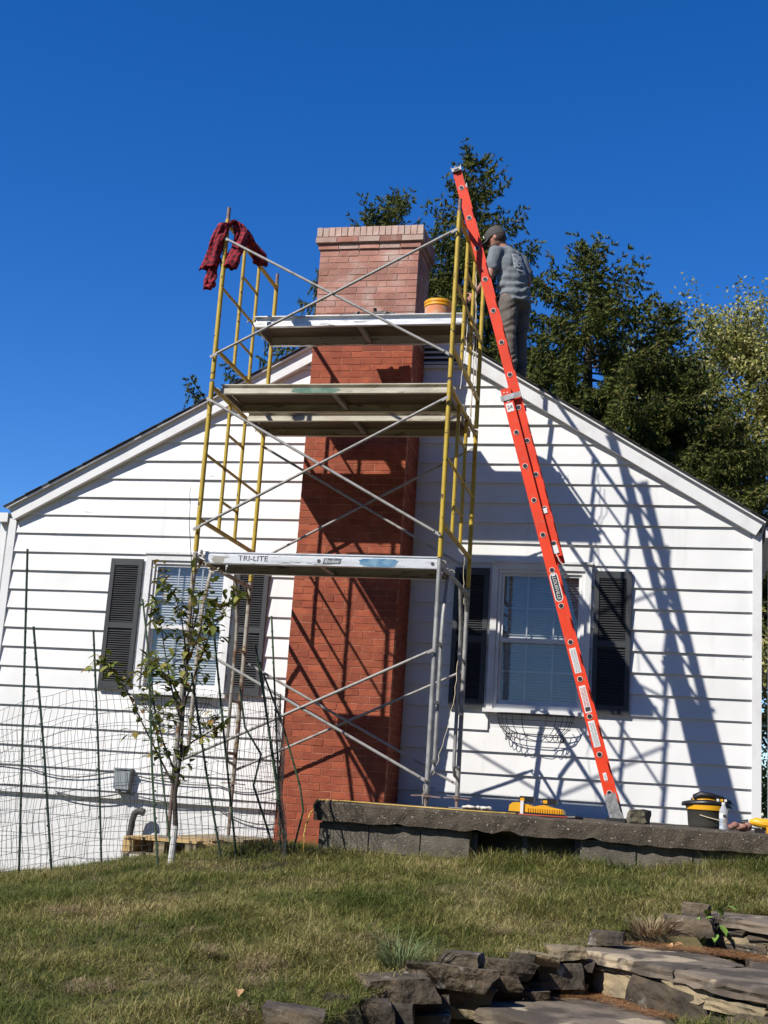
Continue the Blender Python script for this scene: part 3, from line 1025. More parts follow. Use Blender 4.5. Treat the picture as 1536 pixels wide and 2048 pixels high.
MB().box((CX0 - .03, CY0 - .03, -1.3), (CX1 + .0, CY1, -0.665)).build("concrete_footing", M['block'], chim)

# ------------------------------------------------------------------ concrete ledge on blocks
ledge = thing("concrete_ledge", "rough dark concrete slab ledge on grey blocks below the right window", "ledge", (4.5, -1.4, -0.9))
LX0, LX1, LYF, LZT = 2.03, 8.0, -2.80, -0.222
sl = MB()
nseg = 90
top, bot = [], []
vs_, fs_ = [], []
for i in range(nseg + 1):
    x = LX0 + (LX1 - LX0) * i / nseg
    jb = 0.004 * math.sin(x * 5) + R.uniform(-.004, .004) + (R.uniform(.012, .028) if R.random() < 0.09 else 0)
    zt = LZT - 0.006 * (x - LX0) + R.uniform(-.003, .003)
    yf = LYF + R.uniform(-.007, .007)
    vs_ += [(x, 0.03 if x > 2.12 else -0.63, zt + .004), (x, yf + .012, zt), (x, yf, zt - .014), (x, yf + R.uniform(-.004, .008), zt - .075), (x, yf + R.uniform(0, .01), zt - .142 + jb), (x, LYF + .2, zt - .142 + jb * .3), (x, 0.03 if x > 2.12 else -0.63, zt - .14)]
K = 7
for i in range(nseg):
    for j in range(K):
        fs_.append((i * K + j, i * K + (j + 1) % K, (i + 1) * K + (j + 1) % K, (i + 1) * K + j))
fs_ += [tuple(reversed(range(K))), tuple(nseg * K + j for j in range(K))]
fs_ = [tuple(reversed(f)) for f in fs_]
sl.add(vs_, fs_)
sl.build("slab", M['concrete'], ledge)
# block wall under it
WX0, WX1 = 3.245, 4.065
YB = -2.742
for row in range(3):
    z1 = -0.385 - row * 0.203
    x = LX0 + 0.03 - (0.2 if row % 2 else 0.0)
    while x < LX1:
        x2 = x + 0.402
        a, b = max(x, LX0 + 0.03), x2
        if row < 1 or (row == 1):
            # leave the window opening free
            if a < WX1 and b > WX0 and row == 0:
                if a < WX0 - .05:
                    b = WX0
                elif b > WX1 + .05:
                    a = WX1
                else:
                    a = b
        if b - a > 0.05:
            jy = R.uniform(-.006, .006)
            mb = MB()
            box_jit(mb, (a + .006, YB + jy, z1 - .193 + R.uniform(-.004, .004)), (b - .006, YB + .19, z1 + R.uniform(-.004, .003)))
            mb.build("concrete_block", M['block'], ledge)
        x = x2
core = MB()
core.box((LX0 + .05, YB + .02, -1.0), (WX0, YB + .17, -.372))
core.box((WX1, YB + .02, -1.0), (LX1, YB + .17, -.372))
core.box((WX0, YB + .02, -1.0), (WX1, YB + .17, -.592))
core.box((LX0 + .05, YB + .17, -1.0), (LX0 + .2, -0.64, -.372))
core.build("joint_mortar", M['mortar_wet'], ledge, kind="stuff")
bw = MB()
for (a, b, c_, d_) in ((WX0 + .002, WX0 + .045, -.59, -.378), (WX1 - .045, WX1 - .002, -.59, -.378), (3.632, 3.668, -.59, -.378), (WX0 + .046, 3.631, -.59, -.565), (3.669, WX1 - .046, -.59, -.565)):
    bw.box((a, YB + .06, c_), (b, YB + .10, d_))
bo = bw.build("basement_window", M['shutter'], ledge)
for (a, b) in ((WX0 + .046, 3.631), (3.669, WX1 - .046)):
    MB().add([(a, YB + .077, -.564), (b, YB + .077, -.564), (b, YB + .077, -.378), (a, YB + .077, -.378)], [(0, 1, 2, 3)]).build("pane", M['glass'], bo)
MB().box((WX0, YB + .45, -.7), (WX1, YB + .46, -.37)).build("dark_backing", M['room'], bo)

# ------------------------------------------------------------------ scaffold
XLf, XRf, YFt, YBk = 0.685, 2.82, -2.35, -0.83
IN1, IN2 = -1.84, -1.40
RT = 0.0213

def upper_frame(x, z0, label, has_pin=True):
    t = thing("scaffold_section", label, "scaffold frame", (x, 0.5 * (YFt + YBk), z0), "scaffold end frames")
    for y in (YFt, YBk):
        lg = MB().tube((x, y, z0), (x, y, z0 + 1.524), RT, 14).build("leg", M['yellow'], t, True)
        MB().tube((x, y, z0 + 1.5245), (x, y, z0 + (1.64 if has_pin else 1.535)), RT * 0.80, 12).build("coupling_pin", M['pin'], lg, True)
        for zz_ in (0.20, 1.33):
            MB().tube((x - .012, y - .021 if y == YFt else y + .021, z0 + zz_), (x - .012, y - .045 if y == YFt else y + .045, z0 + zz_), 0.007, 8).build("brace_stud", M['pin'], lg)
    for y in (IN1, IN2):
        MB().tube((x, y, z0 + .29), (x, y, z0 + 1.465), RT * .8, 10).build("inner_tube", M['yellow'], t, True)
    for zz_ in (0.285, 1.485):
        MB().tube((x, YFt + RT * .6, z0 + zz_), (x, YBk - RT * .6, z0 + zz_), RT * .95, 12).build("cross_bar", M['yellow'], t, True)
    MB().tube((x, YFt + RT * .6, z0 + .87), (x, YBk - RT * .6, z0 + .87), RT * .62, 10).build("rung", M['yellow'], t, True)
    for zz_ in (0.56, 1.19):
        MB().tube((x, IN1, z0 + zz_), (x, IN2, z0 + zz_), RT * .6, 10).build("rung", M['yellow'], t, True)
    return t

ZM, ZT = 1.792, 3.346
upper_frame(XLf, ZT, "top left yellow scaffold frame with a plaid shirt on its post")
upper_frame(XRf, ZT, "top right yellow scaffold frame the orange ladder leans on")
upper_frame(XLf, ZM, "middle left yellow scaffold frame above the left window", False)
upper_frame(XRf, ZM, "middle right yellow scaffold frame above the right window", False)

def lower_frame(x, label, material):
    z0, z1 = -0.115, 1.782
    t = thing("scaffold_section", label, "scaffold frame", (x, 0.5 * (YFt + YBk), z0), "scaffold end frames")
    for y, s_ in ((YFt, 1), (YBk, -1)):
        lg = MB().tube((x, y, z0), (x, y, z1), RT, 14).build("leg", material, t, True)
        for zz_ in (0.105, 1.12):
            MB().tube((x - .012, y - s_ * .021, z0 + zz_), (x - .012, y - s_ * .045, z0 + zz_), 0.007, 8).build("brace_stud", M['pin'], lg)
        yi = y + s_ * 0.27
        MB().path([(x, yi, z0 + .25), (x, yi, 1.18), (x, yi + s_ * .02, 1.36), (x, yi + s_ * .09, 1.55), (x, yi + s_ * .16, 1.72)], RT * .8, 10).build("inner_tube", material, t, True)
        for zz_ in (0.14, 0.62, 1.10):
            MB().tube((x, y, zz_), (x, yi, zz_), RT * .72, 10).build("rung", material, t, True)
        MB().path([(x, y, 1.55), (x, y + s_ * .05, 1.64), (x, y + s_ * .16, 1.725)], RT * .65, 8).build("corner_brace", material, t, True)
        MB().path([(x, yi, z0 + .25), (x, yi - s_ * .06, z0 + .18), (x, y, z0 + .15)], RT * .7, 8).build("corner_brace", material, t, True)
    MB().tube((x, YFt + RT * .6, 1.735), (x, YBk - RT * .6, 1.735), RT * .95, 12).build("cross_bar", material, t, True)
    return t
lower_frame(XLf, "rust-spotted bottom left scaffold frame behind the young tree", M['rusty'])
lower_frame(XRf, "grey bottom right scaffold frame standing on the concrete ledge", M['galv'])

def jack(x, y, ztop_, zfoot, label):
    t = thing("screw_jack", label, "screw jack", (x, y, zfoot), "scaffold screw jacks")
    MB().tube((x, y, zfoot + .009), (x, y, ztop_ + .05), 0.0165, 12).build("screw", M['pin'], t, True)
    MB().box((x - .065, y - .065, zfoot), (x + .065, y + .065, zfoot + .008)).build("base_plate", M['galv'], t)
    mb = MB().lathe([(0.03, -.012), (0.03, .012)], (x, y, ztop_ - .014), 12)
    mb.obox((x + .07, y - .02, ztop_ - .018), (.055, -.012, -.003), (.004, .016, 0), (0, 0, .005))
    mb.obox((x - .07, y + .02, ztop_ - .014), (.055, -.012, .003), (.004, .016, 0), (0, 0, .005))
    mb.build("wing_nut", M['pin'], t)
jack(XRf, YFt, -0.117, -0.221, "screw jack under the front right scaffold leg on the ledge")
jack(XRf, YBk, -0.117, -0.221, "screw jack under the rear right scaffold leg on the ledge")
jack(XLf, YFt, -0.117, -0.600, "long screw jack under the front left scaffold leg")
jack(XLf, YBk, -0.117, -0.615, "long screw jack under the rear left scaffold leg")

def brace(y, za, zb, label):
    t = thing("cross_brace", label, "cross brace", (0.5 * (XLf + XRf), y, zb), "scaffold cross braces")
    s_ = -1 if y < -1.5 else 1
    for k, (z0, z1) in enumerate(((za, zb), (zb, za))):
        yy = y + s_ * (0.034 + (0.013 if k else 0.0))
        a, b = Vector((XLf - .012, yy, z0)), Vector((XRf - .012, yy, z1))
        d = (b - a).normalized()
        n_ = Vector((0, 1, 0)).cross(d)
        MB().tube(a + d * .05, b - d * .05, 0.0125, 10).build("brace_tube", M['brace'], t, True)
        for p, q in ((a, 1), (b, -1)):
            MB().obox(p + d * q * .02, d * .035, Vector((0, .002, 0)), n_ * .0125).build("flat_end", M['brace'], t)
    MB().tube((0.5 * (XLf + XRf) - .012, y + s_ * .02, 0.5 * (za + zb)), (0.5 * (XLf + XRf) - .012, y + s_ * .062, 0.5 * (za + zb)), .006, 8).build("pivot_bolt", M['pin'], t)
brace(YFt, 4.68, 3.545, "steel cross brace in front of the chimney top")
brace(YFt, 3.155, 1.98, "front steel cross brace between the middle planks and the lettered plank")
brace(YBk, 3.165, 1.98, "rear steel cross brace between the middle planks and the lettered plank")
brace(YFt, 1.02, -0.012, "front steel cross brace low down above the ledge")
brace(YBk, 1.02, -0.012, "rear steel cross brace low down against the chimney")

def plank(y0, y1, ztop_, label, mat_face, style, h=0.098):
    x0, x1 = XLf + 0.055, XRf - 0.035
    t = thing("scaffold_plank", label, "plank", (0.5 * (x0 + x1), 0.5 * (y0 + y1), ztop_ - h), "scaffold planks")
    zb = ztop_ - h
    for (ya, s_) in ((y0, 1), (y1, -1)):
        q = lambda u: ya + s_ * u
        if style == 'step':
            prof = [(0, 0), (0, .046), (.030, .050), (.030, h - .010), (0, h - .008), (0, h), (.045, h), (.045, h - .008), (.036, h - .010), (.036, .006), (.045, .006), (.045, 0)]
        else:
            prof = [(.004, 0), (0, .004), (0, h - .030), (.008, h - .026), (.008, h - .012), (0, h - .010), (0, h), (.03, h), (.03, h - .006), (.014, h - .008), (.014, .006), (.045, .006), (.045, 0)]
        poly = [(x0, q(u), zb + v) for (u, v) in prof]
        if s_ < 0:
            poly = poly[::-1]
        MB().extr(poly, (x1 - x0, 0, 0)).build("side_rail", mat_face, t)
    MB().box((x0 + .01, y0 + .031, ztop_ - .017), (x1 - .01, y1 - .031, ztop_ - .003)).build("deck", M['ply'], t)
    for fx in (0.5,):
        xm = x0 + (x1 - x0) * fx
        MB().box((xm - .02, y0 + .024, zb + .012), (xm + .02, y1 - .024, zb + .046)).build("underside_brace", M['alu_in'], t)
    for (xe, s_) in ((x0, -1), (x1, 1)):
        for yy in (y0 + .05, y1 - .05):
            X0, X1 = (xe - .075, xe + .03) if s_ < 0 else (xe - .03, xe + .06)
            hk = MB()
            px = XLf if s_ < 0 else XRf
            zc_ = ztop_ - .045
            pts = [(xe - s_ * .03, yy, zc_ + .028)] + [(px + s_ * -0.030 * math.cos(a), yy, zc_ - .005 + 0.030 * math.sin(a)) for a in (0.3, 0.9, 1.57, 2.3, 3.0)]
            hk.path(pts, .007, 6)
            hk.build("hook", M['alu_in'], t, True)
        MB().box((xe - .012 if s_ > 0 else xe, y0 + .03, zb + .01), (xe if s_ > 0 else xe + .012, y1 - .03, ztop_ - .02)).build("end_plate", M['alu_in'], t)
    return t
p_top = plank(-1.57, -1.00, 4.238, "highest plank holding the orange bucket beside the chimney", M['alu'], 'step', 0.105)
p_mf = plank(-2.27, -1.68, 3.325, "front middle plank with green paint smear", M['alu_cream'], 'step', 0.085)
p_mb = plank(-1.50, -0.95, 3.305, "rear middle plank hung behind the green-smeared plank", M['alu_cream'], 'step', 0.085)
p_low = plank(-2.27, -1.72, 1.812, "lowest aluminium plank with black lettering and a blue paint smear", M['alu'], 'flat', 0.105)
# marks on the planks
text_mesh("TRI-LITE", 0.068, (1.18, -2.2712, 1.756), (1, 0, 0), (0, 0, 1), M['ink'], "lettering", p_low, sx=1.1)
lgp = MB().extr([(1.800, -2.2712, 1.728), (1.955, -2.2712, 1.728), (1.965, -2.2712, 1.776), (1.812, -2.2712, 1.776)], (0, .0008, 0)).build("maker_plate", M['plate'], p_low)
rr = random.Random(6)
for k in range(11):                               # worn pale script, no longer readable
    xk = 1.824 + k * .0118
    hk = .016 if k in (0, 1, 6) else .009
    MB().obox((xk, -2.2722, 1.748 + (hk - .009) * .6), (.0016 + .0015 * rr.random(), 0, 0), (0, .0004, 0), (.004, 0, hk)).build("worn_script", M['white'], lgp)
MB().obox((1.880, -2.2722, 1.741), (.062, 0, .001), (0, .0004, 0), (0, 0, .0018)).build("worn_script", M['white'], lgp)
for xx in (1.765, 2.745):
    MB().lathe([(0.016, 0), (0.016, .004)], (xx, -2.2705, 1.752), 16, axis=(0, -1, 0)).build("rivet_ring", M['alu_in'], p_low)
    MB().lathe([(0.011, 0), (0.011, .002)], (xx, -2.2748, 1.752), 16, axis=(0, -1, 0)).build("bolt_hole", M['ink'], p_low)
def blotch(x0, x1, z0, z1, y, material, nm, parent, seed, k=26):
    rr = random.Random(seed)
    mb = MB()
    pts = []
    for i in range(k):
        a = 2 * math.pi * i / k
        e = rr.uniform(.75, 1.0)
        ca, sa = math.cos(a), math.sin(a)
        sx_ = math.copysign(abs(ca) ** .7, ca) * e
        sz_ = math.copysign(abs(sa) ** .35, sa) * (1 if abs(sa) > .5 else e)
        pts.append((0.5 * (x0 + x1) + 0.5 * (x1 - x0) * sx_, y, 0.5 * (z0 + z1) + 0.5 * (z1 - z0) * sz_))
    mb.extr(pts, (0, 0.0008, 0))
    mb.build(nm, material, parent)
blotch(2.10, 2.48, 1.713, 1.783, -2.2710, M['blue_paint'], "paint_smear", p_low, 3)
blotch(1.36, 1.86, 3.2405, 3.2855, -2.2710, M['green_paint'], "paint_smear", p_mf, 5)
blotch(.80, .93, 1.712, 1.772, -2.2708, M['alu_in'], "tape_patch", p_low, 8)

# ------------------------------------------------------------------ extension ladder
lad = thing("extension_ladder", "orange fibreglass extension ladder leaning on the scaffold from the ledge", "ladder", (4.29, -1.96, -0.222))
BOT = Vector((4.294, 0, -0.205))
TOPB = Vector((3.268, 0, 3.305))       # base section top centreline
ld = (TOPB - BOT).normalized()
lw = Vector((-ld.z, 0, ld.x))            # across the rail in the picture plane, pointing left/down
if lw.x > 0:
    lw = -lw
YN, YFR = -2.175, -1.765                 # near and far rails of the base section
def rail(p0, p1, y, s_, wid, nm, thick=0.004, fl=0.028):
    """C channel: web in the x-z plane at y, flanges towards s_"""
    hw = wid / 2
    mb = MB()
    poly = [(-hw, 0), (hw, 0), (hw, fl), (hw - thick, fl), (hw - thick, thick), (-hw + thick, thick), (-hw + thick, fl), (-hw, fl)]
    pts = [p0 + lw * u + Vector((0, y + s_ * v, 0)) for (u, v) in poly]
    mb.extr(pts, p1 - p0)
    return mb.build(nm, M['orange'], lad)
SP = 0.3056
base_bot = BOT + ld * 0.10
fly_off = -lw * 0.068                     # the fly rides on the climber's side
FLYB = BOT + ld * 2.135 + fly_off
FLYT = BOT + ld * 5.785 + fly_off
rail(base_bot, TOPB, YN, 1, 0.086, "base_rail")
rail(base_bot, TOPB, YFR, -1, 0.086, "base_rail")
rail(FLYB, FLYT, YN + .032, 1, 0.080, "fly_rail")
rail(FLYB, FLYT, YFR - .032, -1, 0.080, "fly_rail")
for k in range(12):
    p = BOT + ld * (0.195 + k * SP)
    MB().path([p + Vector((0, YN + .004, 0)), p + Vector((0, YFR - .004, 0))], 0.0165, 10).build("rung", M['steel'], lad, True)
    ring = MB()
    ring.lathe([(0.0225, 0), (0.0225, .004), (0.0175, .004), (0.0175, 0.0)], p + Vector((0, YN, 0)), 18, axis=(0, -1, 0))
    ro = ring.build("rung_ring", M['ringm'], lad)
    MB().lathe([(0.0180, 0), (0.0180, .0055)], p + Vector((0, YN, 0)), 14, axis=(0, -1, 0)).build("rung_hollow", M['black'], ro)
for k in range(13):
    p = FLYT - ld * (0.175 + k * SP)
    if (p - FLYB).dot(ld) < 0.05:
        continue
    MB().path([p + Vector((0, YN + .036, 0)), p + Vector((0, YFR - .036, 0))], 0.0165, 10).build("rung", M['steel'], lad, True)
    ring = MB()
    ring.lathe([(0.0225, 0), (0.0225, .004), (0.0175, .004), (0.0175, 0.0)], p + Vector((0, YN + .032, 0)), 18, axis=(0, -1, 0))
    ro = ring.build("rung_ring", M['ringm'], lad)
    MB().lathe([(0.0180, 0), (0.0180, .0055)], p + Vector((0, YN + .032, 0)), 14, axis=(0, -1, 0)).build("rung_hollow", M['black'], ro)
# feet
for y, s_ in ((YN, -1), (YFR, 1)):
    p = BOT + ld * 0.11
    MB().obox(p + Vector((0, y + s_ * .006, 0)) - ld * .02, ld * .10, lw * .046, Vector((0, .005, 0))).build("shoe_plate", M['steel'], lad)
    MB().box((BOT.x - .075, y - .03, -0.229), (BOT.x + .075, y + .03, -0.205)).build("rubber_shoe", M['blackrub'], lad)
# brackets, guides, end caps
p = TOPB - ld * .085
MB().obox(p + Vector((0, YN - .006, 0)) - lw * .03, lw * .088, ld * .024, Vector((0, .0035, 0))).build("guide_bracket", M['steel'], lad)
MB().obox(p + Vector((0, YFR + .006, 0)) - lw * .03, lw * .088, ld * .024, Vector((0, .0035, 0))).build("guide_bracket", M['steel'], lad)
for (u, v) in ((-.01, .03), (.018, .035), (.0, -.055)):
    q = TOPB + lw * u + ld * (v - .07)
    MB().lathe([(.006, 0), (.006, .003)], q + Vector((0, YN, 0)), 10, axis=(0, -1, 0)).build("rivet", M['white'], lad)
MB().obox(FLYB + ld * .06 + Vector((0, YN + .028, 0)), lw * .024, ld * .035, Vector((0, .004, 0))).build("lock_casting", M['white'], lad)
MB().obox(FLYB + ld * .40 + Vector((0, YN + .028, 0)), lw * .016, ld * .022, Vector((0, .003, 0))).build("lock_casting", M['white'], lad)
for y in (YN + .030, YFR - .030):
    c_ = MB()
    c_.obox(FLYT + Vector((0, y, 0)) + ld * .008, lw * .044, ld * .016, Vector((0, .018, 0)))
    c_.path([FLYT + lw * .04 + Vector((0, y, 0)) + ld * .02, FLYT + lw * .046 + Vector((0, y, 0)) + ld * .045], .007, 8)
    c_.path([FLYT - lw * .04 + Vector((0, y, 0)) + ld * .02, FLYT - lw * .046 + Vector((0, y, 0)) + ld * .045], .007, 8)
    c_.path([FLYT - lw * .014 + Vector((0, y, 0)) + ld * .02, FLYT + lw * .0 + Vector((0, y, 0)) + ld * .05, FLYT + lw * .02 + Vector((0, y, 0)) + ld * .02], .006, 8)
    c_.build("end_cap", M['steel'], lad)
    MB().obox(FLYT + Vector((0, y - .019, 0)) - ld * .004, lw * .022, ld * .014, Vector((0, .003, 0))).build("rubber_insert", M['black'], lad)
# labels on the near base rail
def lab(s0, s1, hw, material, nm, lift=.0012):
    c0 = BOT + ld * (0.5 * (s0 + s1)) + Vector((0, YN - lift, 0))
    return MB().obox(c0, ld * (0.5 * (s1 - s0)), lw * hw, Vector((0, .0006, 0))).build(nm, material, lad)
def rounded(s0, s1, hw, material, nm, lift):
    pts = []
    c0 = BOT + ld * (0.5 * (s0 + s1)) + Vector((0, YN - lift, 0))
    hl = 0.5 * (s1 - s0) - hw
    for k in range(9):
        a = -math.pi / 2 + math.pi * k / 8
        pts.append(c0 + ld * (hl + hw * math.cos(a)) + lw * (hw * math.sin(a)))
    for k in range(9):
        a = math.pi / 2 + math.pi * k / 8
        pts.append(c0 + ld * (-hl + hw * math.cos(a)) + lw * (hw * math.sin(a)))
    return MB().extr(pts, (0, .0006, 0)).build(nm, material, lad)
S0 = 0.195 + SP * 5
rounded(S0 + .035, S0 + .283, .033, M['white'], "badge", .0012)
rounded(S0 + .043, S0 + .275, .026, M['ink'], "badge", .0020)
text_mesh("LOUISVILLE", 0.038, BOT + ld * (S0 + .152) + Vector((0, YN - .0030, 0)), -ld, -lw, M['white'], "lettering", lad, shear=.2, sx=1.0)
MB().obox(BOT + ld * (S0 + .262) + Vector((0, YN - .0028, 0)), ld * .008, lw * .014, Vector((0, .0004, 0))).build("badge_mark", M['white'], lad)
def paper(s0, s1, hw, seed, ink='greyink'):
    lab(s0, s1, hw, M['white'], "paper_label")
    rr = random.Random(seed)
    mb = MB()
    s = s0 + .012
    while s < s1 - .01:
        u0 = -hw + .006
        while u0 < hw - .008:
            u1 = min(u0 + rr.uniform(.006, .02), hw - .006)
            mb.obox(BOT + ld * s + lw * (0.5 * (u0 + u1)) + Vector((0, YN - .0022, 0)), ld * .0026, lw * (0.5 * (u1 - u0)), Vector((0, .0003, 0)))
            u0 = u1 + .004
        s += .0105
    mb.build("small_print", M[ink], lad, kind="stuff")
S4 = 0.195 + SP * 3
paper(S4 + .05, S4 + .255, .026, 2)
paper(0.195 + SP * 2 + .03, 0.195 + SP * 2 + .25, .026, 4, 'redink')
lab(0.195 + SP * 2 + .045, 0.195 + SP * 2 + .075, .020, M['ink'], "barcode_patch", .0026)
paper(0.195 + SP * 1 + .06, 0.195 + SP * 1 + .27, .026, 6)
paper(0.195 + .10, 0.195 + .16, .014, 9)
pc = BOT + ld * (0.195 + SP * 11 - .075) + Vector((0, YN - .0012, 0))
MB().obox(pc, ld * .038, lw * .030, Vector((0, .0006, 0))).build("number_sticker", M['white'], lad)
text_mesh("24", 0.046, pc + Vector((0, -.002, 0)), -lw, ld, M['ink'], "lettering", lad)
MB().path([FLYB + ld * .02 + Vector((0, YN + .01, 0)), FLYB - ld * .05 - lw * .01 + Vector((0, YN, 0)), FLYB - ld * .10 - lw * .035 + Vector((0, YN, 0))], .003, 6).build("rope_end", M['white'], lad)

# ------------------------------------------------------------------ bucket and mortar tub on the highest plank
bk = thing("bucket", "orange plastic bucket with yellow rim on the highest plank", "bucket", (2.455, -1.20, 4.236))
MB().lathe([(0.118, 0.001), (0.128, .13), (0.131, .205), (0.127, .207), (0.114, .01)], (2.455, -1.20, 4.236), 32).build("bucket_body", M['bucket'], bk, True)
MB().lathe([(0.1325, .0), (0.1385, .006), (0.1385, .022), (0.1330, .026), (0.1330, .034), (0.1400, .038), (0.1400, .058), (0.134, .064), (0.126, .064), (0.124, .0)], (2.455, -1.20, 4.236 + .185), 32).build("rim", M['bucket_rim'], bk, True)
lb = MB()
for k in range(14):
    a0 = math.radians(200 + k * 9.5)
    a1 = math.radians(200 + (k + 1) * 9.5)
    r0, r1 = .1275, .1325
    lb.add([(2.455 + r0 * math.cos(a0), -1.20 + r0 * math.sin(a0), 4.30), (2.455 + r0 * math.cos(a1), -1.20 + r0 * math.sin(a1), 4.30), (2.455 + r1 * math.cos(a1), -1.20 + r1 * math.sin(a1), 4.418), (2.455 + r1 * math.cos(a0), -1.20 + r1 * math.sin(a0), 4.418)], [(0, 1, 2, 3)])
lb.build("smeared_label", M['bucket_lab'], bk)
tub = thing("mortar_tub", "black mortar tub on the highest plank in front of the bricks", "tub", (1.72, -1.20, 4.236))
tb = MB()
a, b, c0, d0, zt0 = 1.50, 2.03, -1.25, -0.93, 4.236
vs_ = [(a + .05, c0 + .05, zt0), (b - .05, c0 + .05, zt0), (b - .05, d0 - .05, zt0), (a + .05, d0 - .05, zt0), (a, c0, zt0 + .135), (b, c0, zt0 + .135), (b, d0, zt0 + .135), (a, d0, zt0 + .135),
       (a + .02, c0 + .02, zt0 + .135), (b - .02, c0 + .02, zt0 + .135), (b - .02, d0 - .02, zt0 + .135), (a + .02, d0 - .02, zt0 + .135), (a + .06, c0 + .06, zt0 + .06), (b - .06, c0 + .06, zt0 + .06), (b - .06, d0 - .06, zt0 + .06), (a + .06, d0 - .06, zt0 + .06)]
fs_ = [(3, 2, 1, 0)]
for i in range(4):
    j = (i + 1) % 4
    fs_ += [(i, j, 4 + j, 4 + i), (4 + i, 4 + j, 8 + j, 8 + i), (8 + i, 8 + j, 12 + j, 12 + i)]
fs_.append((12, 13, 14, 15))
tb.add(vs_, fs_).build("tub_body", M['black'], tub)
hp = MB()
for k in range(26):
    x, y = R.uniform(a + .05, b - .05), R.uniform(c0 + .06, d0 - .06)
    s_ = R.uniform(.02, .05)
    hp.obox((x, y, zt0 + .125 + R.uniform(0, .04)), (s_, R.uniform(-.02, .02), .01), (R.uniform(-.01, .01), s_, .008), (0.005, 0, s_ * .6))
hp.build("mortar_lumps", M['mortar_wet'], tub, kind="stuff")
tw = thing("trowel", "dark handled trowel standing up in the mortar tub", "trowel", (1.80, -1.05, 4.38))
MB().obox((1.80, -1.05, 4.38), (.05, 0, 0), (0, .003, 0), (0.01, 0, .04)).build("blade", M['pin'], tw)
MB().path([(1.80, -1.05, 4.40), (1.805, -1.05, 4.44), (1.79, -1.05, 4.50)], [.006, .016, .018], 8).build("handle", M['black'], tw, True)

# ------------------------------------------------------------------ plaid shirt on the front left post
sh_t = thing("plaid_shirt", "red and black plaid flannel shirt slung over the front left scaffold post", "shirt", (0.68, -2.36, 4.2))
def drape(rows, name, seed, nu=34):
    """closed tube of cloth: rows of (centre, half width dir, half depth dir) plus fold ripples; UV carries the plaid"""
    rr = random.Random(seed)
    ph = [rr.uniform(0, 6.3) for _ in range(6)]
    vs_, uv = [], []
    acc = 0.0
    prev = None
    ring_n = []
    # resample rows smoothly
    fine = []
    for i in range(len(rows) - 1):
        for k in range(6):
            t = k / 6.0
            fine.append(tuple(Vector(rows[i][j]).lerp(Vector(rows[i + 1][j]), t) for j in range(3)))
    fine.append(tuple(Vector(rows[-1][j]) for j in range(3)))
    for i, (c_, w, d) in enumerate(fine):
        if prev is not None:
            acc += (c_ - prev).length
        prev = c_
        v_ = i / (len(fine) - 1)
        peri = 0.0
        lastp = None
        for k in range(nu):
            a = 2 * math.pi * k / nu
            rip = 1 + 0.26 * math.sin(3 * a + ph[0] + 4 * v_) + 0.22 * math.sin(5 * a + ph[1] - 7 * v_) + 0.13 * math.sin(9 * a + ph[2] + 13 * v_)
            p = c_ + w * (math.cos(a) * (1 + 0.05 * math.sin(12 * v_ + ph[3]))) + d * (math.sin(a) * rip)
            p += w.normalized() * 0.010 * math.sin(15 * v_ + 4 * a + ph[4]) + Vector((0, 0, .008 * math.sin(6 * a + 9 * v_ + ph[5])))
            vs_.append(p)
            if lastp is not None:
                peri += (p - lastp).length
            lastp = p
            uv.append((peri, acc))
    fs_ = []
    nr = len(fine)
    for i in range(nr - 1):
        for k in range(nu):
            k2 = (k + 1) % nu
            fs_.append((i * nu + k, i * nu + k2, (i + 1) * nu + k2, (i + 1) * nu + k))
    fs_.append(tuple(range(nu)))
    # hollow hem: turn the last ring inwards
    base = (nr - 1) * nu
    o2 = len(vs_)
    cc = fine[-1][0]
    upd = (fine[-3][0] - fine[-1][0])
    for k in range(nu):
        vs_.append(cc + (vs_[base + k] - cc) * 0.8 + upd * 1.2)
        uv.append(uv[base + k])
    for k in range(nu):
        k2 = (k + 1) % nu
        fs_.append((base + k, base + k2, o2 + k2, o2 + k))
    fs_.append(tuple(o2 + k for k in range(nu)))
    me = bpy.data.meshes.new(name)
    me.from_pydata([tuple(v) for v in vs_], [], fs_)
    me.materials.append(M['plaid'])
    ul = me.uv_layers.new(name="UVMap")
    for lp in me.loops:
        ul.data[lp.index].uv = uv[lp.vertex_index]
    me.polygons.foreach_set("use_smooth", [True] * len(me.polygons))
    me.update()
    return place(name, me, sh_t)
# left half: body panel falling left of the post, with a sleeve below it
drape([((.700, -2.325, 4.845), (.055, 0, .02), (0, .05, .01)), ((.655, -2.365, 4.80), (.055, 0, .0), (0, .055, .0)), ((.615, -2.375, 4.66), (.062, 0, .012), (0, .05, .0)), ((.585, -2.38, 4.50), (.072, 0, .015), (0, .045, .0)), ((.555, -2.38, 4.385), (.082, 0, .010), (0, .04, .0))], "body_panel", 1)
drape([((.60, -2.36, 4.50), (.05, 0, .0), (0, .035, .0)), ((.585, -2.36, 4.38), (.046, 0, .006), (0, .032, .0)), ((.575, -2.36, 4.28), (.050, 0, .008), (0, .03, .0)), ((.570, -2.36, 4.205), (.058, 0, .018), (0, .03, .0))], "sleeve", 2)
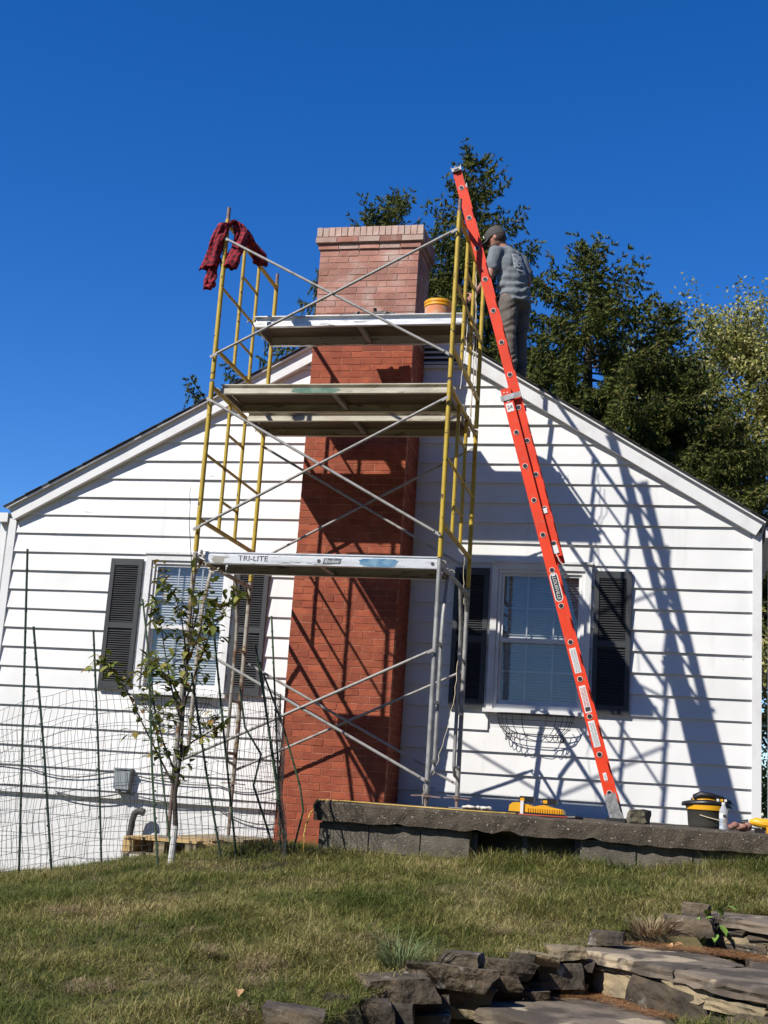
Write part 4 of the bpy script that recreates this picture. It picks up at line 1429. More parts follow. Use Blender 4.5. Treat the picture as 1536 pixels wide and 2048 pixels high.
# right half: over the top and down, with cuff
drape([((.700, -2.31, 4.86), (.05, 0, .02), (0, .05, .01)), ((.765, -2.28, 4.86), (.05, 0, -.02), (0, .055, .0)), ((.80, -2.26, 4.76), (.058, 0, .01), (0, .055, .0)), ((.785, -2.29, 4.62), (.072, 0, .02), (0, .05, .0)), ((.745, -2.32, 4.50), (.085, 0, .02), (0, .05, .0)), ((.725, -2.34, 4.405), (.075, 0, -.012), (0, .045, .0))], "body_panel", 3)
drape([((.775, -2.20, 4.80), (.05, 0, .03), (0, .05, .0)), ((.84, -2.06, 4.735), (.07, 0, -.02), (.0, .06, .02)), ((.885, -1.98, 4.67), (.078, 0, -.01), (0, .06, .0)), ((.89, -1.95, 4.60), (.070, 0, -.015), (0, .05, .0))], "sleeve", 4)

# ------------------------------------------------------------------ man on the roof
man = thing("person", "man in grey t-shirt, taupe trousers and dark cap standing on the roof edge", "person", (3.05, 0.2, 4.12))
fw_ = Vector((-0.76, 0.65, 0)).normalized()
lf_ = Vector((-0.65, -0.76, 0)).normalized()     # his left, towards the camera and left of frame
UPV = Vector((0, 0, 1))
def ell(mb, c_, ax, ay, az, n=14, k=8):
    c_, ax, ay, az = map(Vector, (c_, ax, ay, az))
    vs_ = [c_ - az]
    for i in range(1, k):
        ph = -math.pi / 2 + math.pi * i / k
        for j in range(n):
            a_ = 2 * math.pi * j / n
            vs_.append(c_ + (ax * math.cos(a_) + ay * math.sin(a_)) * math.cos(ph) + az * math.sin(ph))
    vs_.append(c_ + az)
    fs_ = [(0, 1 + (j + 1) % n, 1 + j) for j in range(n)]
    for i in range(k - 2):
        for j in range(n):
            j2 = (j + 1) % n
            fs_.append((1 + i * n + j, 1 + i * n + j2, 1 + (i + 1) * n + j2, 1 + (i + 1) * n + j))
    t_ = len(vs_) - 1
    b_ = 1 + (k - 2) * n
    fs_ += [(t_, b_ + j, b_ + (j + 1) % n) for j in range(n)]
    mb.add(vs_, fs_)
def limb(mb, pts, rs, n=12):
    for i in range(len(pts) - 1):
        mb.path([pts[i], pts[i + 1]], [rs[i], rs[i + 1]], n)
    for p_, r_ in zip(pts, rs):
        ell(mb, p_, (r_, 0, 0), (0, r_, 0), (0, 0, r_))
HIP = Vector((3.005, .15, 5.03))
CHEST = Vector((2.925, .17, 5.40))
NECK = Vector((2.875, .17, 5.615))
HEAD = Vector((2.775, .155, 5.745))
SHL = Vector((2.905, .165, 5.535)) + lf_ * .185
SHR = Vector((2.915, .165, 5.54)) - lf_ * .185
ELL_ = Vector((2.752, -.045, 5.235))
WRL = Vector((2.600, .02, 5.072))
ELR = Vector((3.115, .27, 5.275))
WRR = Vector((2.93, .44, 5.24))
KNL = Vector((2.965, .075, 4.66))
KNR = Vector((3.065, .235, 4.65))
ANL = Vector((3.005, .10, 4.265))
ANR = Vector((3.085, .24, 4.215))
body = MB()
ell(body, HIP, lf_ * .14, fw_ * .10, UPV * .13)
ell(body, (HIP + CHEST) / 2, lf_ * .14, fw_ * .10, UPV * .26)
ell(body, CHEST, lf_ * .17, fw_ * .115, UPV * .20)
limb(body, [CHEST + UPV * .1, NECK, NECK.lerp(HEAD, .5)], [.075, .058, .052])
hf = Vector((-0.93, 0.30, 0)).normalized()        # the head turns further left
hl = UPV.cross(hf).normalized()
tilt = (hf * .9 - UPV * .38).normalized()
hu = tilt.cross(hl).normalized()
if hu.z < 0:
    hu = -hu
ell(body, HEAD + hu * .01, hl * .076, tilt * .096, hu * .112, 18, 12)
ell(body, HEAD + tilt * .045 - hu * .065, hl * .052, tilt * .05, hu * .055)     # jaw
ell(body, HEAD + tilt * .103 - hu * .022, hl * .014, tilt * .020, hu * .026)     # nose
ell(body, HEAD + tilt * .085 - hu * .062, hl * .024, tilt * .014, hu * .010)     # mouth
for s_ in (1, -1):
    ell(body, HEAD + hl * (.078 * s_) - hu * .012 - tilt * .012, hl * .010, tilt * .020, hu * .033)
    ell(body, HEAD + hl * (.030 * s_) + tilt * .086 + hu * .018, hl * .016, tilt * .010, hu * .010)
limb(body, [SHL, ELL_, WRL], [.062, .044, .030])
limb(body, [SHR, ELR, WRR], [.062, .044, .030])
limb(body, [HIP + lf_ * .09, KNL, ANL], [.095, .062, .045])
limb(body, [HIP - lf_ * .09, KNR, ANR], [.095, .062, .045])
# left hand curled as if round a handle
hd = (Vector((2.540, .05, 5.030)) - WRL).normalized()
hs = hd.cross(UPV).normalized()
hn = hs.cross(hd)
pc_ = WRL + hd * .055
ell(body, pc_, hd * .052, hs * .018, hn * .042, 12, 8)
for k in range(4):
    o_ = hn * (.030 - .020 * k)
    ln = (.036, .042, .040, .031)[k]
    r0 = pc_ + hd * .045 + o_
    body.path([r0, r0 + hd * ln * .8 - hs * .006, r0 + hd * ln - hs * .034, r0 + hd * ln * .55 - hs * .056], [.0095, .0092, .0085, .007], 7)
r0 = pc_ + hn * .036 - hd * .012
body.path([r0, r0 + hn * .026 + hd * .022 - hs * .012, r0 + hn * .020 + hd * .048 - hs * .034], [.011, .0105, .008], 7)
ell(body, WRR + Vector((-.05, .05, 0)), (.05, 0, 0), (0, .03, 0), (0, 0, .04))
place("body", setmat(remeshed(body, 0.0085, 3, "body"), M['skin']), man)
# shirt
tee = MB()
ell(tee, HIP + UPV * .045, lf_ * .186, fw_ * .148, UPV * .13, 18, 10)
ell(tee, (HIP + CHEST) / 2 + UPV * .02, lf_ * .182, fw_ * .138, UPV * .26, 18, 10)
ell(tee, CHEST + UPV * .005, lf_ * .196, fw_ * .140, UPV * .20, 18, 10)
ell(tee, CHEST + UPV * .13, lf_ * .165, fw_ * .105, UPV * .10, 18, 10)
tee.path([HIP - UPV * .035, HIP + UPV * .16], [.185, .170], 18, flat=.80, up=fw_)
for sh_, el_ in ((SHL, ELL_), (SHR, ELR)):
    e2 = sh_.lerp(el_, .62)
    limb(tee, [sh_ - UPV * .005, e2], [.078, .068])
limb(tee, [SHL, CHEST + UPV * .19, SHR], [.070, .070, .070])
tm = remeshed(tee, 0.010, 5, "t_shirt")
tm.update()
for v in tm.vertices:                              # cloth folds gathering at the waist
    p_ = v.co
    hgt = p_.z
    k_ = max(0.0, min(1.0, (5.42 - hgt) / .25))
    a_ = (p_ - HIP).dot(lf_)
    wv = math.sin(hgt * 70 + a_ * 26 + 2.2 * math.sin(a_ * 13 + 1)) * .008 * k_ + math.sin(hgt * 21 - a_ * 34) * .005 + math.sin(a_ * 55 + hgt * 14) * .003
    v.co = p_ + v.normal * wv
place("t_shirt", setmat(tm, M['tee']), man)
# print on the back
bkc = CHEST - fw_ * .146 - lf_ * .02 + UPV * .03
prn = MB()
def on_back(u, w):
    """point on the shirt back: u along his right, w up"""
    c_ = CHEST - lf_ * u * 1.0
    dep = .140 * math.sqrt(max(0.05, 1 - (u / .196) ** 2)) + .017
    lean = (CHEST - HIP).normalized()
    return c_ + lean * w - fw_ * dep
rr = random.Random(4)
for row in range(9):
    w = .115 - row * .022
    u = -.075
    while u < .085:
        wd = rr.uniform(.012, .035)
        if rr.random() < .68:
            q = [on_back(u, w - .008), on_back(min(u + wd, .11), w - .008), on_back(min(u + wd, .11), w + .008), on_back(u, w + .008)]
            prn.extr(q, -fw_ * .0015)
        u += wd + .006
prn.build("shirt_print", M['print'], man, kind="stuff")
# trousers
tr_ = MB()
ell(tr_, HIP - UPV * .01, lf_ * .172, fw_ * .130, UPV * .13, 18, 10)
limb(tr_, [HIP + lf_ * .085 - UPV * .03, KNL, ANL + UPV * .03], [.112, .080, .066], 14)
limb(tr_, [HIP - lf_ * .085 - UPV * .03, KNR, ANR + UPV * .03], [.112, .080, .066], 14)
pm = remeshed(tr_, 0.010, 4, "trousers")
for v in pm.vertices:
    p_ = v.co
    a_ = (p_ - HIP).dot(lf_)
    near = math.exp(-((p_.z - 4.66) / .10) ** 2) + math.exp(-((p_.z - 4.33) / .09) ** 2) + .5 * math.exp(-((p_.z - 4.93) / .07) ** 2)
    v.co = p_ + v.normal * (.006 * near * math.sin(p_.z * 83 + a_ * 48 + 2 * math.sin(a_ * 25 + p_.z * 11)) + .004 * math.sin(p_.z * 23 + a_ * 41 + 2 * math.sin(p_.z * 9)))
po = place("trousers", setmat(pm, M['pants']), man)
# boots
bt = MB()
for an in (ANL, ANR):
    rz = roof_z(an.x) + .03
    limb(bt, [an + UPV * .03, Vector((an.x, an.y, rz + .05))], [.055, .052])
    ell(bt, Vector((an.x, an.y, rz + .045)) + fw_ * .06, fw_ * .135, lf_ * .05, UPV * .052)
place("boots", setmat(remeshed(bt, 0.011, 2, "boots"), M['boot']), man)
# hair, beard, cap
hr = MB()
ell(hr, HEAD - tilt * .030 + hu * .0, hl * .081, tilt * .080, hu * .085, 16, 10)
ell(hr, HEAD + tilt * .045 - hu * .078, hl * .058, tilt * .052, hu * .045, 14, 8)
place("hair_and_beard", setmat(remeshed(hr, .010, 2, "hair_and_beard"), M['hair']), man)
cp = MB()
cap_c = HEAD + hu * .045
vs_, n_ = [], 20
for i, (rr_, h_) in enumerate(((1.0, -.030), (1.02, .0), (.98, .035), (.86, .068), (.62, .090), (.30, .102), (.04, .106))):
    for k in range(n_):
        a_ = 2 * math.pi * k / n_
        vs_.append(cap_c + (hl * .090 * math.cos(a_) + tilt * .110 * math.sin(a_)) * rr_ + hu * h_)
fs_ = [(i * n_ + k, i * n_ + (k + 1) % n_, (i + 1) * n_ + (k + 1) % n_, (i + 1) * n_ + k) for i in range(6) for k in range(n_)]
fs_ += [tuple(6 * n_ + k for k in range(n_))]
cp.add(vs_, fs_)
capo = cp.build("cap", M['cap'], man, True)
br = MB()
vs_ = []
for i in range(5):
    s_ = i / 4
    for k in range(11):
        a_ = math.pi * (0.14 + .72 * k / 10)
        bow = -.022 * (math.cos(a_) ** 2) * (0.6 + s_)
        q = cap_c + hl * (.088 + .010 * s_) * math.cos(a_) + tilt * ((.107 + .100 * s_) * math.sin(a_)) + hu * (-.022 - .012 * s_ + bow)
        vs_ += [q, q + hu * .006]
fs_ = []
for i in range(4):
    for k in range(10):
        a0, a1, b0, b1 = (i * 11 + k) * 2, (i * 11 + k + 1) * 2, ((i + 1) * 11 + k) * 2, ((i + 1) * 11 + k + 1) * 2
        fs_ += [(a0, a1, b1, b0), (a0 + 1, b0 + 1, b1 + 1, a1 + 1)]
br.add(vs_, fs_).build("brim", M['cap'], capo, True)
lg_ = cap_c + tilt * .112 + hu * .030 + hl * .035
MB().obox(lg_, hl * .014, tilt * .004, hu * .013).build("cap_emblem", M['white'], capo)

# ------------------------------------------------------------------ cords on the right frame
def wiggle(pts, amp, seed, per=6):
    rr = random.Random(seed)
    out = []
    for i in range(len(pts) - 1):
        a, b = Vector(pts[i]), Vector(pts[i + 1])
        for k in range(per):
            t = k / per
            out.append(a.lerp(b, t) + (Vector((rr.uniform(-amp, amp), rr.uniform(-amp, amp), 0)) if (i or k) else Vector((0, 0, 0))))
    out.append(Vector(pts[-1]))
    return out
rp = thing("hanging_rope", "pale rope looped down the upper right scaffold frame", "rope", (2.85, -1.6, 3.0))
MB().path(wiggle([(2.84, IN2 - .03, 4.70), (2.86, IN2 - .05, 4.35), (2.855, IN2 - .02, 4.0), (2.87, IN2 - .06, 3.75), (2.855, IN2 - .02, 3.45), (2.86, IN2, 3.22)], .006, 1), .0042, 6).build("rope_strand", M['cord'], rp, True)
MB().path(wiggle([(2.85, IN2 - .09, 4.62), (2.86, IN2 - .12, 4.40), (2.87, IN2 - .0, 4.05), (2.88, IN2 + .04, 3.70), (2.85, IN2 - .05, 3.35), (2.87, IN2 + .10, 3.12), (2.86, IN2 + .15, 3.3)], .006, 2), .0036, 6).build("rope_strand", M['cord'], rp, True)
MB().path(wiggle([(2.85, IN1 + .03, 4.10), (2.86, IN1 - .03, 3.8), (2.85, IN1 - .12, 3.5), (2.85, IN1 - .16, 3.36)], .004, 3), .0036, 6).build("rope_strand", M['wcord'], rp, True)
wc = thing("thin_cord", "thin pale cord dangling below the lettered plank on the right", "cord", (2.9, -1.6, 0.3))
MB().path(wiggle([(2.86, IN2 + .02, 2.05), (2.87, IN2 + .02, 1.80), (2.90, IN2 - .1, 1.45), (2.89, IN2 - .2, 1.1), (2.92, -1.85, .72), (2.90, -2.0, .45), (2.86, -2.1, .20), (2.86, -2.25, .05), (2.80, -2.38, -.05), (2.80, -2.40, -.2)], .008, 7), .0026, 6).build("cord_strand", M['cord'], wc, True)
ct = thing("tie_wire", "twisted pale tie around the low plank hook on the left", "tie", (0.72, -2.2, 1.78))
MB().path(wiggle([(.70, -2.25, 1.83), (.73, -2.31, 1.79), (.76, -2.30, 1.72), (.80, -2.32, 1.66), (.86, -2.31, 1.60), (.90, -2.32, 1.66)], .02, 9), .0055, 6).build("tie_strand", M['wcord'], ct, True)

# ------------------------------------------------------------------ things on the ledge
ZLD = -0.225
def lz(x):
    return LZT - 0.006 * (x - LX0)
yc = thing("extension_cable", "yellow cable trailing along the ledge edge and down its left corner", "cable", (2.9, -2.7, lz(2.9)))
MB().path(wiggle([(2.0, -2.86, -.66), (1.99, -2.88, -.50), (2.01, -2.87, -.36), (2.05, -2.80, lz(2.05) + .006), (2.25, -2.76, lz(2.25) + .012), (2.45, -2.70, lz(2.45) + .009), (2.8, -2.66, lz(2.8) + .008), (3.1, -2.70, lz(3.1) + .008), (3.4, -2.6, lz(3.4) + .008), (3.55, -2.5, lz(3.5) + .01)], .008, 12), .0055, 7).build("cable_run", M['ycord'], yc, True)
rg = thing("crumpled_rag", "crumpled white rag by the rear right jack plate", "rag", (2.98, -.88, lz(2.98)))
mb = MB()
for k in range(7):
    ell(mb, (2.93 + .03 * k + R.uniform(-.02, .02), -.90 + R.uniform(-.04, .04), lz(2.9) + .02 + R.uniform(0, .015)), (R.uniform(.02, .045), .01, 0), (-.01, .03, 0), (0, 0, R.uniform(.012, .025)))
place("cloth", setmat(remeshed(mb, .008, 2, "cloth"), M['wcord']), rg)

# yellow battery charger box with two batteries
z0 = lz(3.6)
chg = thing("power_tool_charger", "yellow ribbed tool charger with two black batteries on the ledge", "charger", (3.69, -2.2, z0))
mb = MB()
prof = [(3.47, .028), (3.475, .075), (3.50, .095), (3.545, .100), (3.575, .085), (3.62, .088), (3.66, .072), (3.715, .085), (3.75, .090), (3.80, .075), (3.86, .066), (3.89, .060), (3.90, .028)]
mb.extr([(x, -2.31, z0 + h) for (x, h) in prof], (0, .24, 0))
cho = mb.build("body", M['toolyel'], chg)
MB().box((3.465, -2.315, z0 + .002), (3.905, -2.06, z0 + .0275)).build("dark_base", M['black'], chg)
for k in range(15):
    x = 3.615 + k * .0185
    MB().box((x, -2.319, z0 + .026), (x + .009, -2.3105, z0 + .062)).build("rib", M['toolyel'], cho)
MB().box((3.563, -2.326, z0 + .012), (3.587, -2.320, z0 + .112)).build("paper_tag", M['white'], chg)
for (x, zz_) in ((3.605, .100), (3.785, .092)):
    b_ = MB().box((x - .055, -2.28, z0 + zz_), (x + .055, -2.17, z0 + zz_ + .048)).build("battery", M['black'], chg)
    MB().box((x - .050, -2.2845, z0 + zz_ + .010), (x - .018, -2.281, z0 + zz_ + .034)).build("battery_label", M['toolyel'], b_)
MB().path([(3.55, -2.33, z0 + .008), (3.7, -2.345, z0 + .007), (3.85, -2.33, z0 + .007), (3.96, -2.30, z0 + .007)], .006, 7).build("red_lead", M['toolred'], chg, True)
MB().path([(3.93, -2.30, z0 + .008), (3.99, -2.32, z0 + .010), (4.05, -2.30, z0 + .008)], [.012, .016, .009], 8).build("black_plug", M['black'], chg, True)

# rock beside the ladder foot
def stone_mesh(size, seed, rough=.16, cuts=3, name="stone"):
    rr = random.Random(seed)
    n = cuts + 1
    idx = {}
    vs_, fs_ = [], []
    cj = {(i, j, k): Vector((rr.uniform(-1, 1), rr.uniform(-1, 1), rr.uniform(-1, 1))) * rough for i in (0, 1) for j in (0, 1) for k in (0, 1)}
    def vid(p):
        k = tuple(round(q, 4) for q in p)
        if k not in idx:
            v = Vector(p)
            l = v.length
            b_ = v * (1 + .15 * (1.25 / max(l, .01) - 1))
            w_ = Vector((0, 0, 0))
            for (i_, j_, k_), d_ in cj.items():
                fx = (1 + v.x) / 2 if i_ else (1 - v.x) / 2
                fy = (1 + v.y) / 2 if j_ else (1 - v.y) / 2
                fz = (1 + v.z) / 2 if k_ else (1 - v.z) / 2
                w_ += d_ * (fx * fy * fz)
            b_ += w_ * 1.3
            b_ += Vector((rr.uniform(-1, 1), rr.uniform(-1, 1), rr.uniform(-1, 1))) * .055
            idx[k] = len(vs_)
            vs_.append((b_.x * size[0], b_.y * size[1], b_.z * size[2]))
        return idx[k]
    for ax in range(3):
        for s_ in (-1, 1):
            for i in range(n):
                for j in range(n):
                    q = []
                    for (a, b) in ((i, j), (i + 1, j), (i + 1, j + 1), (i, j + 1)):
                        p = [0, 0, 0]
                        p[ax] = s_
                        p[(ax + 1) % 3] = -1 + 2 * a / n
                        p[(ax + 2) % 3] = -1 + 2 * b / n
                        q.append(vid(tuple(p)))
                    fs_.append(tuple(q) if s_ > 0 else tuple(reversed(q)))
    mb = MB()
    mb.add(vs_, fs_)
    return mb

rk = stone_mesh((.080, .08, .052), 24, .34)
rk.v = [(x + 4.455, y - 2.19, z + lz(4.45) + .043) for (x, y, z) in rk.v]
tag(rk.build("rock", M['rock']), "mossy loose rock wedged beside the ladder foot", "rock")

# wet and dry vacuum
vx, vy, vz = 4.995, -1.62, lz(5.0) + .002
vac = thing("shop_vacuum", "yellow and black shop vacuum with hose on top near the corner", "vacuum", (vx, vy, vz))
MB().lathe([(.140, 0), (.146, .01), (.150, .03), (.158, .13), (.162, .135), (.155, .138)], (vx, vy, vz), 32).build("tub", M['vactub'], vac, True)
MB().lathe([(.163, .1385), (.168, .142), (.170, .175), (.150, .18)], (vx, vy, vz), 32).build("yellow_band", M['toolyel'], vac, True)
lid = MB()
vs_, n_ = [], 36
for (r_, h_) in ((.150, .172), (.196, .172), (.205, .184), (.200, .204), (.155, .216), (.120, .218)):
    for k in range(n_):
        a_ = 2 * math.pi * k / n_
        w = 1.0 if abs(math.cos(a_)) > .55 else .86
        vs_.append((vx + r_ * w * math.cos(a_), vy + r_ * .82 * math.sin(a_), vz + h_ + .016 * math.cos(2 * a_) * (-1 if r_ > .2 else -.4)))
fs_ = [(i * n_ + k, i * n_ + (k + 1) % n_, (i + 1) * n_ + (k + 1) % n_, (i + 1) * n_ + k) for i in range(5) for k in range(n_)]
fs_ += [tuple(5 * n_ + k for k in range(n_)), tuple(reversed(range(n_)))]
lid.add(vs_, fs_).build("lid", M['black'], vac, True)
MB().lathe([(.118, .205), (.112, .225), (.085, .236), (.02, .238)], (vx - .01, vy, vz), 26).build("yellow_top", M['toolyel'], vac, True)
MB().path([(vx - .10, vy - .06, vz + .235), (vx - .05, vy - .09, vz + .262), (vx + .03, vy - .09, vz + .256), (vx + .10, vy - .07, vz + .240), (vx + .17, vy - .02, vz + .215), (vx + .20, vy + .03, vz + .19)], [.028, .027, .024, .022, .018, .014], 10).build("hose", M['black'], vac, True)
MB().path([(vx - .13, vy - .03, vz + .222), (vx - .06, vy - .04, vz + .240), (vx + .05, vy - .05, vz + .236), (vx + .14, vy - .06, vz + .218)], .009, 8).build("handle", M['black'], vac, True)
for k in range(3):
    MB().box((vx + .07 + k * .03, vy - .11, vz + .216), (vx + .09 + k * .03, vy - .08, vz + .234)).build("switch", M['toolyel' if k % 2 else 'white'], vac)
MB().path([(vx - .06, vy - .152, vz + .10), (vx + .0, vy - .165, vz + .085), (vx + .08, vy - .155, vz + .07), (vx + .13, vy - .15, vz + .05)], .004, 6).build("power_lead", M['cord'], vac, True)

# bottle
bx_, by_, bz_ = 5.103, -2.22, lz(5.1) + .001
bot_ = thing("water_bottle", "clear plastic water bottle standing in front of the shop vacuum", "bottle", (bx_, by_, bz_))
MB().lathe([(.026, 0), (.032, .006), (.031, .04), (.0325, .045), (.030, .05), (.0325, .055), (.0325, .125), (.028, .155), (.014, .182), (.0125, .190)], (bx_, by_, bz_), 24).build("bottle_body", M['pet'], bot_, True)
MB().lathe([(.0145, .188), (.0145, .204), (.012, .206)], (bx_, by_, bz_), 18).build("cap", M['white'], bot_, True)
MB().lathe([(.0330, .085), (.0330, .124)], (bx_, by_, bz_), 24).build("label_band", M['white'], bot_, True)
MB().obox((bx_ + .006, by_ - .0336, bz_ + .105), (.010, 0, 0), (0, .0006, 0), (0, 0, .012)).build("label_mark", M['ink'], bot_)

# gloves and drill by the corner
gl = thing("work_gloves", "crumpled reddish tan work gloves beside the water bottle", "gloves", (5.23, -2.2, lz(5.2)))
mb = MB()
for k in range(11):
    ell(mb, (5.165 + .0135 * k + R.uniform(-.01, .01), -2.22 + R.uniform(-.04, .04), lz(5.2) + .026 + R.uniform(-.006, .022)), (R.uniform(.018, .034), .008, 0), (-.008, .026, 0), (0, .004, R.uniform(.016, .028)))
place("glove_leather", setmat(remeshed(mb, .007, 2, "glove_leather"), M['leather']), gl)
dr = thing("cordless_drill", "yellow and black cordless drill lying by the house corner", "drill", (5.42, -2.2, lz(5.4)))
zb_ = lz(5.4)
MB().path([(5.30, -2.16, zb_ + .075), (5.34, -2.17, zb_ + .078), (5.42, -2.18, zb_ + .07), (5.49, -2.19, zb_ + .062)], [.018, .034, .036, .03], 10).build("motor_housing", M['toolyel'], dr, True)
MB().path([(5.29, -2.16, zb_ + .074), (5.25, -2.155, zb_ + .068), (5.225, -2.15, zb_ + .06)], [.022, .02, .008], 10).build("chuck", M['black'], dr, True)
MB().path([(5.45, -2.19, zb_ + .055), (5.46, -2.26, zb_ + .035), (5.47, -2.31, zb_ + .028)], [.022, .02, .02], 8).build("grip", M['black'], dr, True)
MB().box((5.41, -2.37, zb_ + .001), (5.53, -2.305, zb_ + .05)).build("battery", M['toolyel'], dr)
MB().box((5.33, -2.30, zb_ + .001), (5.40, -2.22, zb_ + .03)).build("side_handle", M['black'], dr)
cl = thing("yellow_tool_case", "low yellow tool case at the right end of the ledge", "tool case", (5.62, -2.3, lz(5.6)))
MB().box((5.54, -2.45, zb_ + .001), (5.85, -2.2, zb_ + .045)).build("case_bottom", M['black'], cl)
MB().box((5.545, -2.44, zb_ + .046), (5.845, -2.21, zb_ + .075)).build("case_lid", M['toolyel'], cl)

# ------------------------------------------------------------------ wire baskets under the windows
def basket(xc, label):
    t = thing("window_basket", label, "basket", (xc, -0.1, 0.42), "wire baskets under the windows")
    hw, dep, z1, z0 = .375, .16, .700, .51
    y1 = -.03
    w = .0036
    def rimpts(s_, z, n=24):
        pts = []
        for k in range(n + 1):
            a_ = math.pi * k / n
            pts.append((xc - hw * s_ * math.copysign(abs(math.cos(a_)) ** .55, math.cos(a_)), y1 - dep * s_ * abs(math.sin(a_)) ** .55, z))
        return pts
    for (s_, z, rr_) in ((1.0, z1, .0048), (.97, z1 - .06, w), (.90, z1 - .13, w), (.72, z0, .0048)):
        MB().path(rimpts(s_, z), rr_, 5).build("hoop_wire", M['wire_black'], t)
    MB().path([(xc - hw, y1, z1), (xc + hw, y1, z1)], .0048, 5).build("hoop_wire", M['wire_black'], t)
    n = 13
    vw = MB()
    for k in range(1, n):
        a_ = math.pi * k / n
        cx_, sy_ = math.copysign(abs(math.cos(a_)) ** .55, math.cos(a_)), abs(math.sin(a_)) ** .55
        pts = [(xc - hw * s_ * cx_, y1 - dep * s_ * sy_, z) for (s_, z) in ((1, z1), (.97, z1 - .06), (.90, z1 - .13), (.72, z0))]
        vw.path(pts, w, 5)
    vw.build("upright_wires", M['wire_black'], t, kind="stuff")
    sc = MB()
    n = 11
    for k in range(n):
        t0, t1 = k / n, (k + 1.35) / n
        pts = []
        for j in range(9):
            u = j / 8
            a_ = math.pi * (t0 + (t1 - t0) * u)
            a_ = min(a_, math.pi)
            cx_, sy_ = math.copysign(abs(math.cos(a_)) ** .55, math.cos(a_)), abs(math.sin(a_)) ** .55
            pts.append((xc - hw * .74 * cx_, y1 - dep * .75 * sy_, z0 - .062 * math.sin(math.pi * u)))
        sc.path(pts, w, 5)
    sc.build("scallop_wires", M['wire_black'], t, kind="stuff")
    for s_ in (-1, 1):
        MB().path([(xc + s_ * .26, y1 - .02, z1), (xc + s_ * .26, -.075, z1 + .02)], .006, 5).build("hook", M['wire_black'], t)
basket(3.415, "black wire flower basket under the right window behind the ladder")
basket(-0.26, "black wire flower basket under the left window behind the young tree")

# ------------------------------------------------------------------ meter box, pipe and cables on the left wall
mbx = thing("utility_box", "small grey metal utility box low on the white wall behind the cage", "utility box", (-0.742, -0.06, -0.28))
MB().box((-.834, -.115, -.262), (-.668, -.018, -.062)).build("box_body", M['box_grey'], mbx)
MB().box((-.842, -.126, -.066), (-.660, -.012, -.050)).build("box_lid", M['box_grey'], mbx)
MB().box((-.815, -.1185, -.225), (-.690, -.1155, -.09)).build("box_door", M['box_grey'], mbx)
for (xa, xb) in ((-.815, -.78), (-.745, -.695)):
    MB().box((xa, -.10, -.288), (xb, -.03, -.2625)).build("conduit_fitting", M['box_grey'], mbx)
pp = thing("bent_pipe", "dark bent vent pipe standing against the left foundation wall", "pipe", (-0.6, -0.1, -1.0))
MB().path([(-.64, -.10, -1.10), (-.605, -.10, -.72), (-.592, -.10, -.56), (-.575, -.10, -.49), (-.53, -.10, -.462), (-.475, -.10, -.475)], [.032, .032, .032, .034, .037, .037], 12).build("pipe_run", M['pipe'], pp, True)
cb = thing("wall_cable", "thin dark cables sagging along the lower left siding", "cable", (-0.7, -0.04, -0.2))
def sag(a, b, d, n=14):
    a, b = Vector(a), Vector(b)
    return [a.lerp(b, k / n) - Vector((0, 0, d * 4 * (k / n) * (1 - k / n))) for k in range(n + 1)]
MB().path(sag((-2.35, -.03, -.08), (-1.9, -.04, -.10), .0) + sag((-1.85, -.04, -.10), (-.95, -.05, -.11), .07) + sag((-.9, -.05, -.105), (-.70, -.06, -.10), .0), .006, 6).build("cable_run", M['cable'], cb, True)
MB().path(sag((-.66, -.05, -.11), (.25, -.04, -.16), .03) + sag((.3, -.04, -.17), (1.0, -.04, -.06), .09), .006, 6).build("cable_run", M['cable'], cb, True)
MB().path(sag((-1.5, -.03, -.33), (-.75, -.05, -.30), .05) + sag((-.7, -.05, -.30), (.2, -.0, -.36), .03) + sag((.25, -.0, -.37), (1.03, -.0, -.46), .09), .006, 6).build("cable_run", M['cable'], cb, True)

# ------------------------------------------------------------------ pallets
def pallet(x0, x1, y0, y1, zt, label, mt, h=.135):
    t = thing("wood_pallet", label, "pallet", (0.5 * (x0 + x1), 0.5 * (y0 + y1), zt - h))
    n = max(3, int((y1 - y0) / .15))
    wd = (y1 - y0) / n
    for k in range(n):
        MB().box((x0 + R.uniform(-.01, .01), y0 + k * wd + .012, zt - .02 + R.uniform(-.002, .002)), (x1 + R.uniform(-.01, .01), y0 + (k + 1) * wd - .012, zt)).build("deck_board", mt, t)
        if k in (0, n // 2, n - 1):
            MB().box((x0, y0 + k * wd + .012, zt - h), (x1, y0 + (k + 1) * wd - .012, zt - h + .018)).build("bottom_board", M['pallet_old'], t)
    for fx in (0.0, .5, 1.0):
        xa = x0 + (x1 - x0 - .09) * fx
        MB().box((xa, y0 + .02, zt - h + .0185), (xa + .09, y1 - .02, zt - .0225)).build("stringer", M['pallet'] if fx == 0 else M['pallet_old'], t)
pallet(0.42, 1.04, -2.66, -1.95, -.602, "pale wooden pallet under the front left scaffold leg", M['pallet'])
pallet(0.40, 1.02, -1.42, -0.45, -.617, "weathered wooden pallet under the rear left scaffold leg", M['pallet_old'])
zt = -.74
pd = thing("packing_block", "short yellow timber offcut lying on the grass by the pallets", "timber", (1.2, -2.3, -.72))
MB().obox((1.17, -2.42, -.655), (.17, .03, -.055), (.0, .03, 0), (.004, 0, .014)).build("offcut", M['pallet'], pd)

